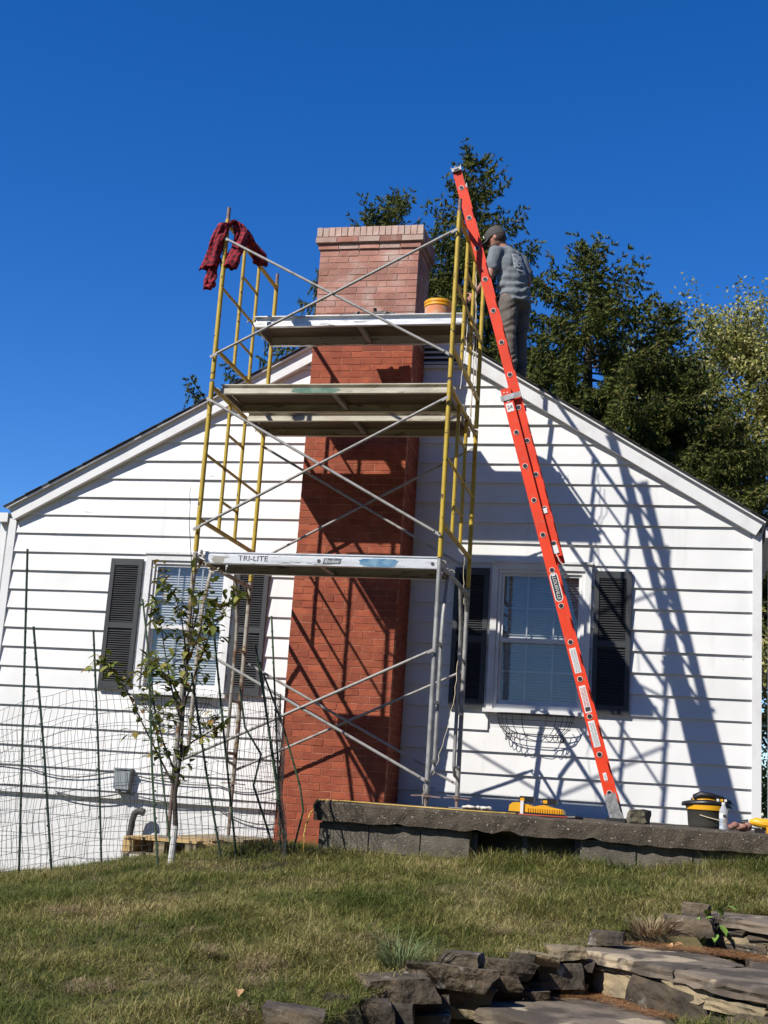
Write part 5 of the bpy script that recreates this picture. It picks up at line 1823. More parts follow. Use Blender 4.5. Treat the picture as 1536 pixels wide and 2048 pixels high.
# ------------------------------------------------------------------ tree cage and stakes
def gz1(x, y):
    return float(ground_z(np.array([x]), np.array([y]))[0])
STK = [  # (top), (foot xy), radius, kind, label
    ((-.053, -3.9, 1.489), (.213, -3.9), .0085, 'stake', "tallest dark stake at the left end of the wire cage"),
    ((.233, -4.2, .869), (.622, -4.2), .0085, 'stake', "dark stake leaning right, second from the left in the cage"),
    ((.129, -3.0, 1.003), (.436, -3.0), .0085, 'stake', "dark stake on the far side left of the young tree"),
    ((-.12, -4.0, .06), (.16, -4.1), .0085, 'stake', "short dark stake at the very left edge of the cage"),
    ((1.151, -4.2, .58), (1.381, -4.2), .008, 'stake_g', "green stake nearest the white-painted trunk"),
    ((.504, -2.95, 1.276), (1.02, -3.0), .0075, 'stake_g', "thin stake slanting behind the tree trunk"),
    ((1.209, -3.2, 1.114), (1.596, -3.2), .0085, 'stake_g', "tall green stake just right of the young tree"),
    ((1.234, -3.6, .646), (1.62, -3.55), .0085, 'stake', "dark stake leaning across right of the tree trunk"),
    ((1.623, -3.0, 1.169), (1.87, -3.0), .0075, 'stake_g', "tallest green stake in the bundle by the chimney"),
    ((1.640, -3.25, .783), (1.97, -3.1), .0085, 'stake_g', "bright green stake at the right of the bundle"),
    ((1.56, -3.15, .92), (1.93, -2.95), .008, 'stake', "dark stake in the middle of the bundle by the chimney"),
]
for (tp, ft, r_, kd, lbl) in STK:
    zf = gz1(*ft) - .12
    a_, b_ = Vector((ft[0], ft[1], zf)), Vector(tp)
    mb = MB().path([a_, a_.lerp(b_, .5) + Vector((R.uniform(-.012, .012), 0, 0)), b_], r_ * 1.05, 8)
    n = 16
    for k in range(2, n):
        p_ = a_.lerp(b_, k / n)
        d_ = (b_ - a_).normalized()
        mb.path([p_ - d_ * .006, p_ + d_ * .006], r_ * 1.35, 6)
    tag(mb.build("garden_stake", M[kd], None, True), lbl, "stake", "stakes of the tree cage")
bs = MB().path([(1.36, -2.85, .62), (1.44, -2.87, .30), (1.60, -2.9, .10), (1.56, -2.9, -.14), (1.72, -2.9, -.50), (1.80, -2.9, -.78)], .009, 8)
tag(bs.build("garden_stake", M['stake'], None, True), "crooked bent dark stake between the tree and the chimney", "stake", "stakes of the tree cage")
bs = MB().path([(1.66, -3.2, .70), (1.84, -3.15, .30), (1.99, -3.1, -.12), (2.03, -3.1, -.30), (1.97, -3.05, -.55), (1.93, -3.0, -.80)], .008, 8)
tag(bs.build("garden_stake", M['stake_g'], None, True), "curved green stake bowing right in front of the chimney foot", "stake", "stakes of the tree cage")

cage = thing("wire_tree_cage", "sagging welded wire fence ring around the young tree", "fence", (1.0, -3.6, -.75))
ring = []
rr = random.Random(3)
ctrl = [(1.95, -3.25), (1.75, -2.85), (1.3, -2.62), (.85, -2.60), (.42, -2.85), (.08, -3.30), (-.06, -3.75), (.05, -4.1), (.35, -4.32), (.85, -4.42), (1.35, -4.38), (1.75, -4.05), (2.0, -3.6), (1.98, -3.3), (1.86, -3.05), (1.70, -3.0)]
def cat(ps, n=14):
    out = []
    for i in range(len(ps) - 1):
        p0, p1, p2, p3 = ps[max(i - 1, 0)], ps[i], ps[i + 1], ps[min(i + 2, len(ps) - 1)]
        for k in range(n):
            t = k / n
            out.append(tuple(.5 * ((2 * p1[j]) + (-p0[j] + p2[j]) * t + (2 * p0[j] - 5 * p1[j] + 4 * p2[j] - p3[j]) * t * t + (-p0[j] + 3 * p1[j] - 3 * p2[j] + p3[j]) * t ** 3) for j in range(2)))
    out.append(ps[-1])
    return out
rp_ = cat(ctrl)
acc = [0]
for i in range(1, len(rp_)):
    acc.append(acc[-1] + math.hypot(rp_[i][0] - rp_[i - 1][0], rp_[i][1] - rp_[i - 1][1]))
NW = int(acc[-1] / .052)
pos = []
for k in range(NW + 1):
    s_ = acc[-1] * k / NW
    pos.append((float(np.interp(s_, acc, [q[0] for q in rp_])), float(np.interp(s_, acc, [q[1] for q in rp_])), s_))
HH = 1.18
NH = 13
def cpt(k, j):
    x, y, s_ = pos[k]
    z = gz1x[k] + HH * (j / NH) * (1 + .05 * math.sin(s_ * 1.7)) 
    lean = (j / NH)
    return (x - .12 * lean + .015 * math.sin(s_ * 5 + j), y + .012 * math.sin(s_ * 4.1 + j * 1.3), z + .016 * math.sin(s_ * 3.3 + j * .6))
gz1x = [float(v) for v in ground_z(np.array([q[0] for q in pos]), np.array([q[1] for q in pos]))]
GPT = np.array([[cpt(k, j) for j in range(NH + 1)] for k in range(NW + 1)])
def wires(polylines, r_):
    """thin three-sided wires as one array mesh"""
    Vs, Fs, o_ = [], [], 0
    for pl in polylines:
        pl = np.asarray(pl)
        t = np.gradient(pl, axis=0)
        t /= np.linalg.norm(t, axis=1, keepdims=True) + 1e-9
        h = np.where(np.abs(t[:, 2:3]) > .8, [[1., 0, 0]], [[0, 0, 1.]])
        n1 = np.cross(t, h)
        n1 /= np.linalg.norm(n1, axis=1, keepdims=True) + 1e-9
        n2 = np.cross(t, n1)
        m_ = len(pl)
        for k in range(3):
            a_ = 2 * math.pi * k / 3
            Vs.append(pl + (n1 * math.cos(a_) + n2 * math.sin(a_)) * r_)
        base = o_ + np.arange(m_ - 1)
        for k in range(3):
            k2 = (k + 1) % 3
            Fs.append(np.stack([base + k * m_, base + k2 * m_, base + k2 * m_ + 1, base + k * m_ + 1], 1))
        o_ += 3 * m_
    return np.concatenate(Vs), np.concatenate(Fs)
pls = [GPT[k] for k in range(NW + 1)] + [GPT[:, j] for j in range(0, NH + 1)]
Vw, Fw = wires(pls, .0017)
place("wire_mesh", np_mesh("wire_mesh", Vw, Fw, M['wire']), cage, kind="stuff")

# ------------------------------------------------------------------ young tree in the cage
sap = thing("young_fruit_tree", "young leafy fruit tree with white-painted trunk base in the wire cage", "tree", (1.25, -3.7, -.80))
TB = Vector((1.253, -3.7, gz1(1.253, -3.7) - .03))
trunk = [TB, TB + Vector((.01, 0, .30)), Vector((1.235, -3.7, -.25)), Vector((1.25, -3.7, .0)), Vector((1.245, -3.71, .35)), Vector((1.235, -3.7, .75)), Vector((1.24, -3.69, 1.10)), Vector((1.19, -3.7, 1.45)), Vector((1.14, -3.7, 1.75)), Vector((1.131, -3.7, 1.93))]
tro = MB().path(trunk, [.022, .020, .016, .012, .0085, .007, .005, .0035, .0025, .0015], 10).build("trunk", M['sap_bark'], sap, True)
MB().path([TB, TB + Vector((.004, 0, .15)), TB + Vector((.01, 0, .30))], [.0240, .0230, .0216], 10).build("painted_base", M['whitewash'], tro, True)
br_defs = [  # from height on trunk, list of points
    [(1.235, -3.7, -.20), (1.12, -3.72, -.02), (.95, -3.75, .25), (.80, -3.78, .50), (.66, -3.8, .66), (.56, -3.8, .73)],
    [(1.24, -3.7, -.12), (1.10, -3.68, .12), (1.0, -3.66, .36), (.92, -3.65, .58), (.85, -3.65, .70)],
    [(1.25, -3.7, .05), (1.33, -3.7, .14), (1.46, -3.7, .22), (1.56, -3.7, .30)],
    [(1.245, -3.71, .25), (1.15, -3.74, .50), (1.08, -3.76, .75), (1.02, -3.78, 1.0), (.98, -3.8, 1.15)],
    [(1.24, -3.7, .40), (1.30, -3.66, .68), (1.36, -3.64, .92), (1.46, -3.62, 1.12), (1.5, -3.62, 1.25)],
    [(1.235, -3.7, .60), (1.18, -3.65, .85), (1.12, -3.62, 1.05), (1.04, -3.6, 1.22), (.93, -3.6, 1.36)],
    [(1.24, -3.69, .75), (1.32, -3.72, .95), (1.40, -3.74, 1.10)],
    [(1.245, -3.71, .38), (1.12, -3.66, .55), (1.0, -3.62, .64), (.90, -3.60, .70)],
    [(1.24, -3.7, .9), (1.27, -3.68, 1.1), (1.26, -3.66, 1.26)],
]
leafpts = []
for pts in br_defs:
    pts = [Vector(p) for p in pts]
    MB().path(pts, [max(.0020, .0085 * (1 - i / len(pts))) for i in range(len(pts))], 7).build("branch", M['sap_bark'], sap, True)
    for i in range(1, len(pts)):
        n = 5 if i > 1 else 2
        for k in range(n):
            leafpts.append((pts[i - 1].lerp(pts[i], (k + R.random()) / n), (pts[i] - pts[i - 1]).normalized()))
tw_ = MB()
extra = []
for (p, d) in leafpts:
    if R.random() < .62:
        q = (d * .4 + Vector((R.uniform(-1, 1), R.uniform(-1, 1), R.uniform(-.5, .7)))).normalized()
        L_ = R.uniform(.06, .17)
        e = p + q * L_
        tw_.path([p, p.lerp(e, .5) + Vector((0, 0, .01)), e], [.0022, .0018, .0012], 4)
        for k in range(3):
            extra.append((p.lerp(e, .4 + .3 * k), q))
tw_.build("twigs", M['sap_bark'], sap, kind="stuff")
for i in range(4, 7):
    for k in range(5):
        extra.append((trunk[i].lerp(trunk[i + 1], R.random()), Vector((0, 0, 1))))
def leaf_mesh(L_, W_, cup, bend):
    mb = MB()
    vs_ = []
    prof = [(0, .04), (.2, .75), (.45, 1.0), (.72, .72), (1.0, .02)]
    for (u, w) in prof:
        zc_ = -bend * u * u * L_
        vs_ += [(u * L_, -w * W_ / 2, zc_ + cup * w), (u * L_, 0, zc_), (u * L_, w * W_ / 2, zc_ + cup * w)]
    fs_ = []
    for i in range(4):
        a_ = i * 3
        fs_ += [(a_, a_ + 1, a_ + 4, a_ + 3), (a_ + 1, a_ + 2, a_ + 5, a_ + 4)]
    mb.add(vs_, fs_)
    return mb.mesh("leaf", M['leaf'], True, 60)
LM = [leaf_mesh(R.uniform(.060, .092), R.uniform(.034, .050), R.uniform(.003, .008), R.uniform(.05, .5)) for _ in range(8)]
R.shuffle(extra)
nl = 0
cand = leafpts + extra
R.shuffle(cand)
for (p, d) in cand[:296]:
    q = (d * .5 + Vector((R.uniform(-1, 1), R.uniform(-1, 1), R.uniform(-.7, .5)))).normalized()
    o = inst("leaf", R.choice(LM), sap, p)
    o.rotation_mode = 'QUATERNION'
    o.rotation_quaternion = q.to_track_quat('X', 'Z')
xl = MB()
for (p, d) in cand[:430]:
    q = (d * .5 + Vector((R.uniform(-1, 1), R.uniform(-1, 1), R.uniform(-.7, .5)))).normalized()
    me = R.choice(LM)
    mq = q.to_track_quat('X', 'Z')
    p2 = p + Vector((R.uniform(-.05, .05), R.uniform(-.05, .05), R.uniform(-.05, .05)))
    xl.add([p2 + mq @ v.co for v in me.vertices], [tuple(f.vertices) for f in me.polygons])
xl.build("leaves", M['leaf_i'], sap, kind="stuff")
# thin bare whip above the tree
MB().path([(1.131, -3.7, 1.90), (1.12, -3.7, 1.99), (1.125, -3.7, 2.05)], [.002, .0018, .001], 5).build("whip", M['sap_bark'], sap)

# ------------------------------------------------------------------ stone steps and dry walls
def slab_obj(poly, zt, th, label, seed, mt='slab', dip=0.0):
    rr = random.Random(seed)
    pts = []
    n = len(poly)
    for i in range(n):
        a_, b_ = Vector((*poly[i], 0)), Vector((*poly[(i + 1) % n], 0))
        m_ = max(2, int((b_ - a_).length / .07))
        for k in range(m_):
            q = a_.lerp(b_, k / m_)
            pts.append((q.x + rr.uniform(-.012, .012), q.y + rr.uniform(-.012, .012)))
    m_ = len(pts)
    cx_ = sum(p[0] for p in pts) / m_
    cy_ = sum(p[1] for p in pts) / m_
    vs_ = []
    for (s_, z, j) in ((.90, zt, .003), (.985, zt - .004, .004), (1.0, zt - .018, .004), (.992, zt - th * .55, .006), (1.003, zt - th + .008, .008), (.95, zt - th, .004)):
        for (x, y) in pts:
            vs_.append((cx_ + (x - cx_) * s_ + rr.uniform(-j, j), cy_ + (y - cy_) * s_ + rr.uniform(-j, j), z + rr.uniform(-j, j) * .7))
    fs_ = [(i * m_ + k, i * m_ + (k + 1) % m_, (i + 1) * m_ + (k + 1) % m_, (i + 1) * m_ + k) for i in range(5) for k in range(m_)]
    vs_.append((cx_, cy_, zt + .002))
    vs_.append((cx_, cy_, zt - th))
    fs_ += [(k, len(vs_) - 2, (k + 1) % m_) for k in range(m_)] + [(5 * m_ + k, 5 * m_ + (k + 1) % m_, len(vs_) - 1) for k in range(m_)]
    mb = MB()
    mb.add(vs_, [tuple(reversed(f)) for f in fs_])
    area = sum(pts[i][0] * pts[(i + 1) % m_][1] - pts[(i + 1) % m_][0] * pts[i][1] for i in range(m_))
    if area < 0:
        mb.f = [tuple(reversed(f)) for f in mb.f]
    return tag(mb.build("stone_step", M[mt]), label, "stone step", "flagstone steps")
slab_obj([(3.70, -6.33), (4.02, -6.60), (4.45, -7.02), (4.86, -6.60), (4.62, -5.95), (4.30, -5.55), (3.98, -5.90)], -1.060, .075, "lowest flagstone step at the bottom edge of the picture", 5)
slab_obj([(4.25, -5.60), (4.50, -5.92), (4.735, -6.20), (5.10, -5.75), (4.90, -5.18), (4.58, -5.12), (4.40, -5.34)], -.850, .062, "middle flagstone step, left slab with pale patches", 6)
slab_obj([(4.750, -6.21), (5.02, -6.60), (5.40, -7.0), (6.1, -6.3), (5.6, -5.2), (5.12, -5.30), (5.125, -5.77)], -.846, .066, "middle flagstone step, right slab running out of the picture", 7)
slab_obj([(4.93, -4.92), (5.25, -5.28), (5.7, -5.6), (6.2, -5.0), (5.7, -4.2), (5.2, -4.15), (4.98, -4.4)], -.680, .060, "uppermost flagstone step at the right edge", 8)

def stack(name_label, spots, seed, base, pal=('stone',)):
    t = thing("dry_stone_wall", name_label, "stone wall", base)
    rr = random.Random(seed)
    for (x, y, z, sx_, sy_, sz_, rz, mt) in spots:
        sx_, sy_, sz_ = sx_ * 1.0, sy_, sz_
        st_ = stone_mesh((sx_, sy_, sz_), rr.randrange(9999), .20)
        me = st_.mesh("stone", M[mt])
        o = inst("stone", me, t, (x, y, z), (rr.uniform(-.10, .10), rr.uniform(-.09, .09), rz))
    return t
# kerb wall on the lawn side of the steps
sp = []
line = [(3.50, -7.22), (3.52, -7.02), (3.60, -6.74), (3.74, -6.48), (3.92, -6.22), (4.08, -5.99), (4.22, -5.74)]
rr = random.Random(17)
for (x_, y_, z_, hx_, hz_) in ((3.434, -6.952, -1.053, .145, .058), (3.543, -6.772, -.973, .155, .051), (3.708, -6.487, -.938, .194, .046), (3.952, -6.124, -.933, .127, .050),
                               (4.018, -6.020, -.900, .057, .034), (4.180, -5.844, -.959, .134, .053), (3.937, -6.175, -.992, .089, .036), (4.211, -5.790, -.862, .077, .030), (4.085, -5.945, -.884, .080, .028),
                               (3.777, -6.400, -1.023, .148, .044), (3.658, -6.590, -1.065, .103, .039), (4.074, -5.955, -1.023, .086, .033), (4.220, -5.780, -1.035, .088, .028),
                               (3.626, -6.650, -1.133, .113, .047), (3.451, -6.925, -1.156, .164, .060), (3.787, -6.395, -1.088, .093, .033), (3.40, -7.12, -1.16, .12, .05), (3.55, -6.85, -1.06, .10, .04), (4.01, -6.06, -1.06, .12, .04), (4.24, -5.74, -.91, .09, .026)):
    sp.append((x_, y_, z_, hx_ * 1.04, .10, hz_ * 1.02, rr.uniform(.18, .5), 'stone' if rr.random() < .93 else 'stone_tan'))
stack("dark dry-stacked wall edging the lawn left of the steps", sp, 31, (3.8, -6.7, -1.2))
# riser under the middle step
sp = []
e0, e1 = Vector((4.27, -5.62, 0)), Vector((5.30, -6.98, 0))
rz = math.atan2(e1.y - e0.y, e1.x - e0.x)
inn = Vector((-math.sin(rz), math.cos(rz), 0))
if inn.x < 0:
    inn = -inn
for (f0, f1, z, hz, mt) in ((.0, .24, -1.01, .060, 'stone_tan'), (.24, .66, -1.015, .072, 'stone'), (.66, .84, -1.02, .06, 'stone'), (.84, 1.02, -1.02, .055, 'stone'),
                            (.0, .10, -.938, .022, 'stone_tan'), (.10, .26, -.945, .024, 'stone_tan'), (.40, .58, -.935, .030, 'stone_tan'), (.60, .80, -.945, .028, 'stone_tan'), (.80, 1.0, -.94, .03, 'stone'),
                            (.02, .18, -.915, .012, 'stone_tan'), (.22, .42, -.922, .016, 'stone_tan')):
    c_ = e0.lerp(e1, .5 * (f0 + f1)) + inn * (.115 + rr.uniform(-.012, .012))
    sp.append((c_.x, c_.y, z, (e1 - e0).length * (f1 - f0) * .50, .085, hz, rz + rr.uniform(-.05, .05), mt))
stack("tan and grey stones stacked under the middle flagstone step", sp, 33, (4.8, -6.3, -1.2))
sp = []
e0, e1 = Vector((4.97, -4.98, 0)), Vector((5.75, -5.72, 0))
rz = math.atan2(e1.y - e0.y, e1.x - e0.x)
for (f0, f1, z, hz, mt) in ((.0, .30, -.83, .022, 'stone'), (.0, .42, -.785, .026, 'stone_tan'), (.42, .8, -.80, .035, 'stone'), (.30, .7, -.84, .022, 'stone_tan'), (.0, .20, -.752, .014, 'stone'), (.22, .5, -.748, .016, 'stone'), (.5, .9, -.752, .018, 'stone_tan'), (.75, 1.05, -.80, .05, 'stone')):
    c_ = e0.lerp(e1, .5 * (f0 + f1)) + Vector((.05, .07, 0))
    sp.append((c_.x, c_.y, z, (e1 - e0).length * (f1 - f0) * .5, .07, hz, rz + rr.uniform(-.05, .05), mt))
stack("low stones stacked under the uppermost step by the weed", sp, 35, (5.3, -5.3, -.9))
# loose stones along the upper edge
for (x, y, z, s_, seed, mt, lbl) in ((4.40, -5.46, -.806, (.090, .06, .034), 51, 'stone', "squared stone standing at the left end of the middle step"),
                                     (4.83, -5.06, -.745, (.13, .08, .05), 53, 'stone', "rounded grey stone at the lawn edge left of the weed"),
                                     (4.86, -4.90, -.665, (.075, .06, .038), 54, 'stone', "small dark stone on the lawn edge above the weed"),
                                     (3.775, -6.40, -.872, (.100, .07, .030), 55, 'stone', "dark rounded stone lying on top of the left wall"),
                                     (3.30, -7.50, -1.03, (.12, .09, .04), 56, 'stone', "flat dark stone in the grass at the bottom edge")):
    st_ = stone_mesh(s_, seed, .18)
    st_.v = [(a_ + x, b_ + y, c_ + z) for (a_, b_, c_) in st_.v]
    tag(st_.build("stone", M[mt]), lbl, "stone")

# weed with bright leaves
wd_ = thing("weed_sprig", "bright green leafy weed sprouting between the steps", "weed", (4.955, -5.02, -.80))
ML = []
for k in range(3):
    me = leaf_mesh(.075, .042, .006, .3)
    me.materials.clear()
    me.materials.append(M['weed'])
    ML.append(me)
st0 = Vector((4.955, -5.02, -.85))
for k in range(14):
    e = st0 + Vector((R.uniform(-.09, .08), R.uniform(-.10, .02), R.uniform(.06, .24)))
    MB().path([st0, st0.lerp(e, .5) + Vector((0, 0, .03)), e], .0018, 4).build("stem", M['sap_bark'], wd_)
    o = inst("leaf", R.choice(ML), wd_, e)
    o.rotation_mode = 'QUATERNION'
    o.rotation_quaternion = Vector((R.uniform(-1, 1), R.uniform(-1.2, .3), R.uniform(-.9, .3))).to_track_quat('X', 'Z')

# ------------------------------------------------------------------ grass and litter
def blades(x, y, z, h, w, lean, az, curl):
    """five-vertex bent blades"""
    n = len(x)
    dx, dy = np.cos(az), np.sin(az)
    px_, py_ = -dy, dx
    # width turned at random, but never edge-on to its own lean
    V = np.zeros((n, 5, 3))
    mh = h * .55
    ml = lean * .35
    V[:, 0] = np.stack([x - px_ * w, y - py_ * w, z], 1)
    V[:, 1] = np.stack([x + px_ * w, y + py_ * w, z], 1)
    mx, my = x + dx * ml * h, y + dy * ml * h
    V[:, 2] = np.stack([mx - px_ * w * .8, my - py_ * w * .8, z + mh], 1)
    V[:, 3] = np.stack([mx + px_ * w * .8, my + py_ * w * .8, z + mh], 1)
    V[:, 4] = np.stack([x + dx * lean * h, y + dy * lean * h, z + h * (1 - curl)], 1)
    b_ = np.arange(n)[:, None] * 5
    F1 = (b_ + np.array([[0, 1, 3]]))
    F2 = (b_ + np.array([[0, 3, 2]]))
    F3 = (b_ + np.array([[2, 3, 4]]))
    return V.reshape(-1, 3), np.concatenate([F1, F2, F3])
cl_ = np.array(CAMLOC)
def frame_px(x, y, z):
    P = np.stack([x, y, z], 1) - cl_
    dz = P @ np.array(c_d)
    return P @ np.array(c_r) / dz, P @ np.array(c_u) / dz, dz
NB = 430000
x = NR.uniform(-3.5, 7.0, NB * 3)
y = NR.uniform(-9.2, -0.3, NB * 3)
z = ground_z(x, y)
u, v_, dz = frame_px(x, y, z)
lim = 768 / 2598.
keep = (np.abs(u) < lim * 1.35) & (v_ > -.52) & (dz > 3.0)
keep &= ~((x > LX0 - .02) & (y > YB - .02))
keep &= ~((y > -.66) & (x > 1.0))
keep &= y < -.05
ins = in_poly(x, y, STAIR)
corner = (x > 4.72) & (y < -6.52) & (y > -9) 
keep &= (~ins) | (corner & (NR.random(len(x)) < .9))
# denser near the camera
dens = np.clip(1.15 - (dz - 5.0) / 9.0, .3, 1.0)
outside = (np.abs(u) > lim * 1.03)
dens = np.where(outside, dens * .35, dens)
patch = .5 + .5 * np.sin(3.1 * x + 1.3 * np.sin(2.2 * y)) * np.sin(2.7 * y + 1.1 * np.sin(1.9 * x))
keep &= NR.random(len(x)) < dens * (.6 + .4 * patch)
idx = np.nonzero(keep)[0][:NB]
x, y, z = x[idx], y[idx], z[idx]
n = len(x)
pt = patch[idx]
h = NR.gamma(5.0, .0066, n) * (0.70 + .55 * pt) + .010
long_edge = np.exp(-((y + 2.85) / .28) ** 2) * ((x > 2.0))
h *= 1 + .8 * long_edge + .9 * np.exp(-(((x - 1.85) / .3) ** 2 + ((y + 2.9) / .35) ** 2))
cl2 = np.sin(17 * x + 2.2 * np.sin(6 * y)) * np.sin(15 * y + 2.0 * np.sin(7 * x)) + .6 * np.sin(31 * x + 1.5 * np.sin(13 * y)) * np.sin(29 * y)
h *= 1 + .42 * cl2 + .9 * (NR.random(n) < .018)
h = np.clip(h, .01, .17)
Vg, Fg = blades(x, y, z - .004, h, NR.uniform(.0010, .0024, n), NR.uniform(.3, 2.4, n), NR.uniform(0, 2 * np.pi, n), NR.uniform(0, .5, n))
o = place("grass", np_mesh("grass", Vg, Fg, M['grass']))
o["kind"] = "stuff"
o["label"] = "patchy green and dry yellow lawn grass below the house"
o["category"] = "grass"
# paler tuft at the wall and a darker one by the chimney
def tuft(cx_, cy_, nb, rad, h0, h1, name, lbl, mt, catg):
    a_ = NR.uniform(0, 2 * np.pi, nb)
    r_ = rad * np.sqrt(NR.random(nb))
    x, y = cx_ + r_ * np.cos(a_), cy_ + r_ * np.sin(a_)
    z = lawn(x, y)
    V_, F_ = blades(x, y, z - .004, NR.uniform(h0, h1, nb), NR.uniform(.0014, .003, nb), NR.uniform(.5, 1.8, nb), a_ + NR.uniform(-.6, .6, nb), NR.uniform(.05, .45, nb))
    return tag(place(name, np_mesh(name, V_, F_, M[mt])), lbl, catg)
tuft(3.52, -6.55, 210, .07, .10, .24, "grass_tuft", "pale spiky grass tuft beside the left stone wall", 'tuft', "grass tuft")
tuft(4.62, -5.12, 260, .10, .05, .13, "dry_grass_tuft", "dry brown grass tuft between the lawn and the steps", 'hay', "grass tuft")
for i, (cx_, cy_) in enumerate(((3.02, -7.0), (2.92, -6.75), (2.62, -6.7), (2.75, -7.15), (1.55, -5.9), (3.25, -6.15), (3.95, -5.55), (2.45, -6.25), (2.35, -7.3), (3.05, -7.45))):
    nb = int(NR.integers(160, 420))
    a_ = NR.uniform(0, 2 * np.pi, nb)
    r_ = NR.uniform(.05, .085) * np.sqrt(NR.random(nb))
    sub = NR.normal(0, .045, (5, 2)) * np.array([1.3, .8])
    pick = NR.integers(0, 5, nb)
    r_ = r_ * .75
    x, y = cx_ + sub[pick, 0] + r_ * np.cos(a_) * 1.2, cy_ + sub[pick, 1] + r_ * np.sin(a_)
    z = lawn(x, y) + .008 + .05 * np.clip(1 - (r_ / .06) ** 2, 0, 1) * NR.random(nb) ** .5
    V_, F_ = blades(x, y, z, NR.uniform(.008, .03, nb), NR.uniform(.0008, .0018, nb), NR.uniform(1, 4, nb), NR.uniform(0, 2 * np.pi, nb), NR.uniform(.2, .8, nb))
    where = ("in the lawn near the bottom left of the wall", "left of the stone wall top", "in the middle of the lawn", "low in the lawn, right of the lowest clump", "far left in the lawn by the cage", "up the slope from the pale tuft", "above the steps in the lawn", "in the lawn's middle left", "lowest left in the lawn", "by the flat dark stone")[i]
    tag(place("thatch_clump", np_mesh("thatch_clump", V_, F_, M['hay'])), "dry thatch clump " + where, "thatch", "dry thatch clumps on the lawn")
# pine needles on the steps
def litter(polys, nb, seed):
    xs_, ys_, zs_ = [], [], []
    rg_ = np.random.default_rng(seed)
    for (poly, zt, k) in polys:
        px_ = np.array([p[0] for p in poly])
        py_ = np.array([p[1] for p in poly])
        xx = rg_.uniform(px_.min(), px_.max(), k * 4)
        yy = rg_.uniform(py_.min(), py_.max(), k * 4)
        m_ = in_poly(xx, yy, poly)
        xx, yy = xx[m_][:k], yy[m_][:k]
        xs_.append(xx)
        ys_.append(yy)
        zs_.append(np.full(len(xx), zt) + rg_.uniform(.002, .016, len(xx)))
    x, y, z = np.concatenate(xs_), np.concatenate(ys_), np.concatenate(zs_)
    n = len(x)
    hh = np.full(n, .004)
    return blades(x, y, z, hh, rg_.uniform(.0009, .0016, n), rg_.uniform(8, 19, n), rg_.uniform(0, 2 * np.pi, n), rg_.uniform(-.5, 1.5, n))
V_, F_ = litter([([(4.28, -5.60), (4.62, -5.95), (4.84, -6.30), (4.70, -6.36), (4.20, -5.78)], -1.058, 1800), ([(3.90, -6.02), (4.30, -5.62), (4.45, -5.85), (4.05, -6.20)], -1.058, 1100),
                 ([(4.40, -5.36), (4.60, -5.14), (4.95, -5.16), (5.40, -5.45), (5.2, -5.62), (4.8, -5.40)], -.846, 3200), ([(5.0, -4.6), (5.4, -4.2), (5.9, -4.5), (5.4, -4.7)], -.676, 1200)], 0, 5)
o = place("pine_needle_litter", np_mesh("pine_needle_litter", V_, F_, M['needle_litter']))
o["kind"] = "stuff"
o["label"] = "orange fallen pine needles scattered on the flagstone steps"
o["category"] = "pine needles"
lv_me = leaf_mesh(.06, .04, .012, .4)
lv_me.materials.clear()
lv_me.materials.append(M['dryleaf'])
for k, (x_, y_, w_) in enumerate(((4.66, -5.20, "at the back of the middle step, leftmost"), (4.72, -5.22, "at the back of the middle step, second from left"), (4.80, -5.17, "just left of the weed"), (4.10, -6.05, "at the back of the lowest step"), (2.98, -7.25, "in the lawn left of the stone wall"), (4.24, -5.80, "in the corner of the lowest step"))):
    zz_ = max(float(ground_z(np.array([x_]), np.array([y_]))[0]) + .05, -.845 if x_ > 4.5 else (-1.05 if x_ > 3.9 else -9))
    o = bpy.data.objects.new("fallen_leaf", lv_me)
    COL.objects.link(o)
    o.location = (x_, y_, zz_ + .012)
    o.rotation_euler = (R.uniform(-.4, .4), R.uniform(-.4, .4), R.uniform(0, 6))
    tag(o, "curled brown dry leaf " + w_, "leaf", "dry leaves")

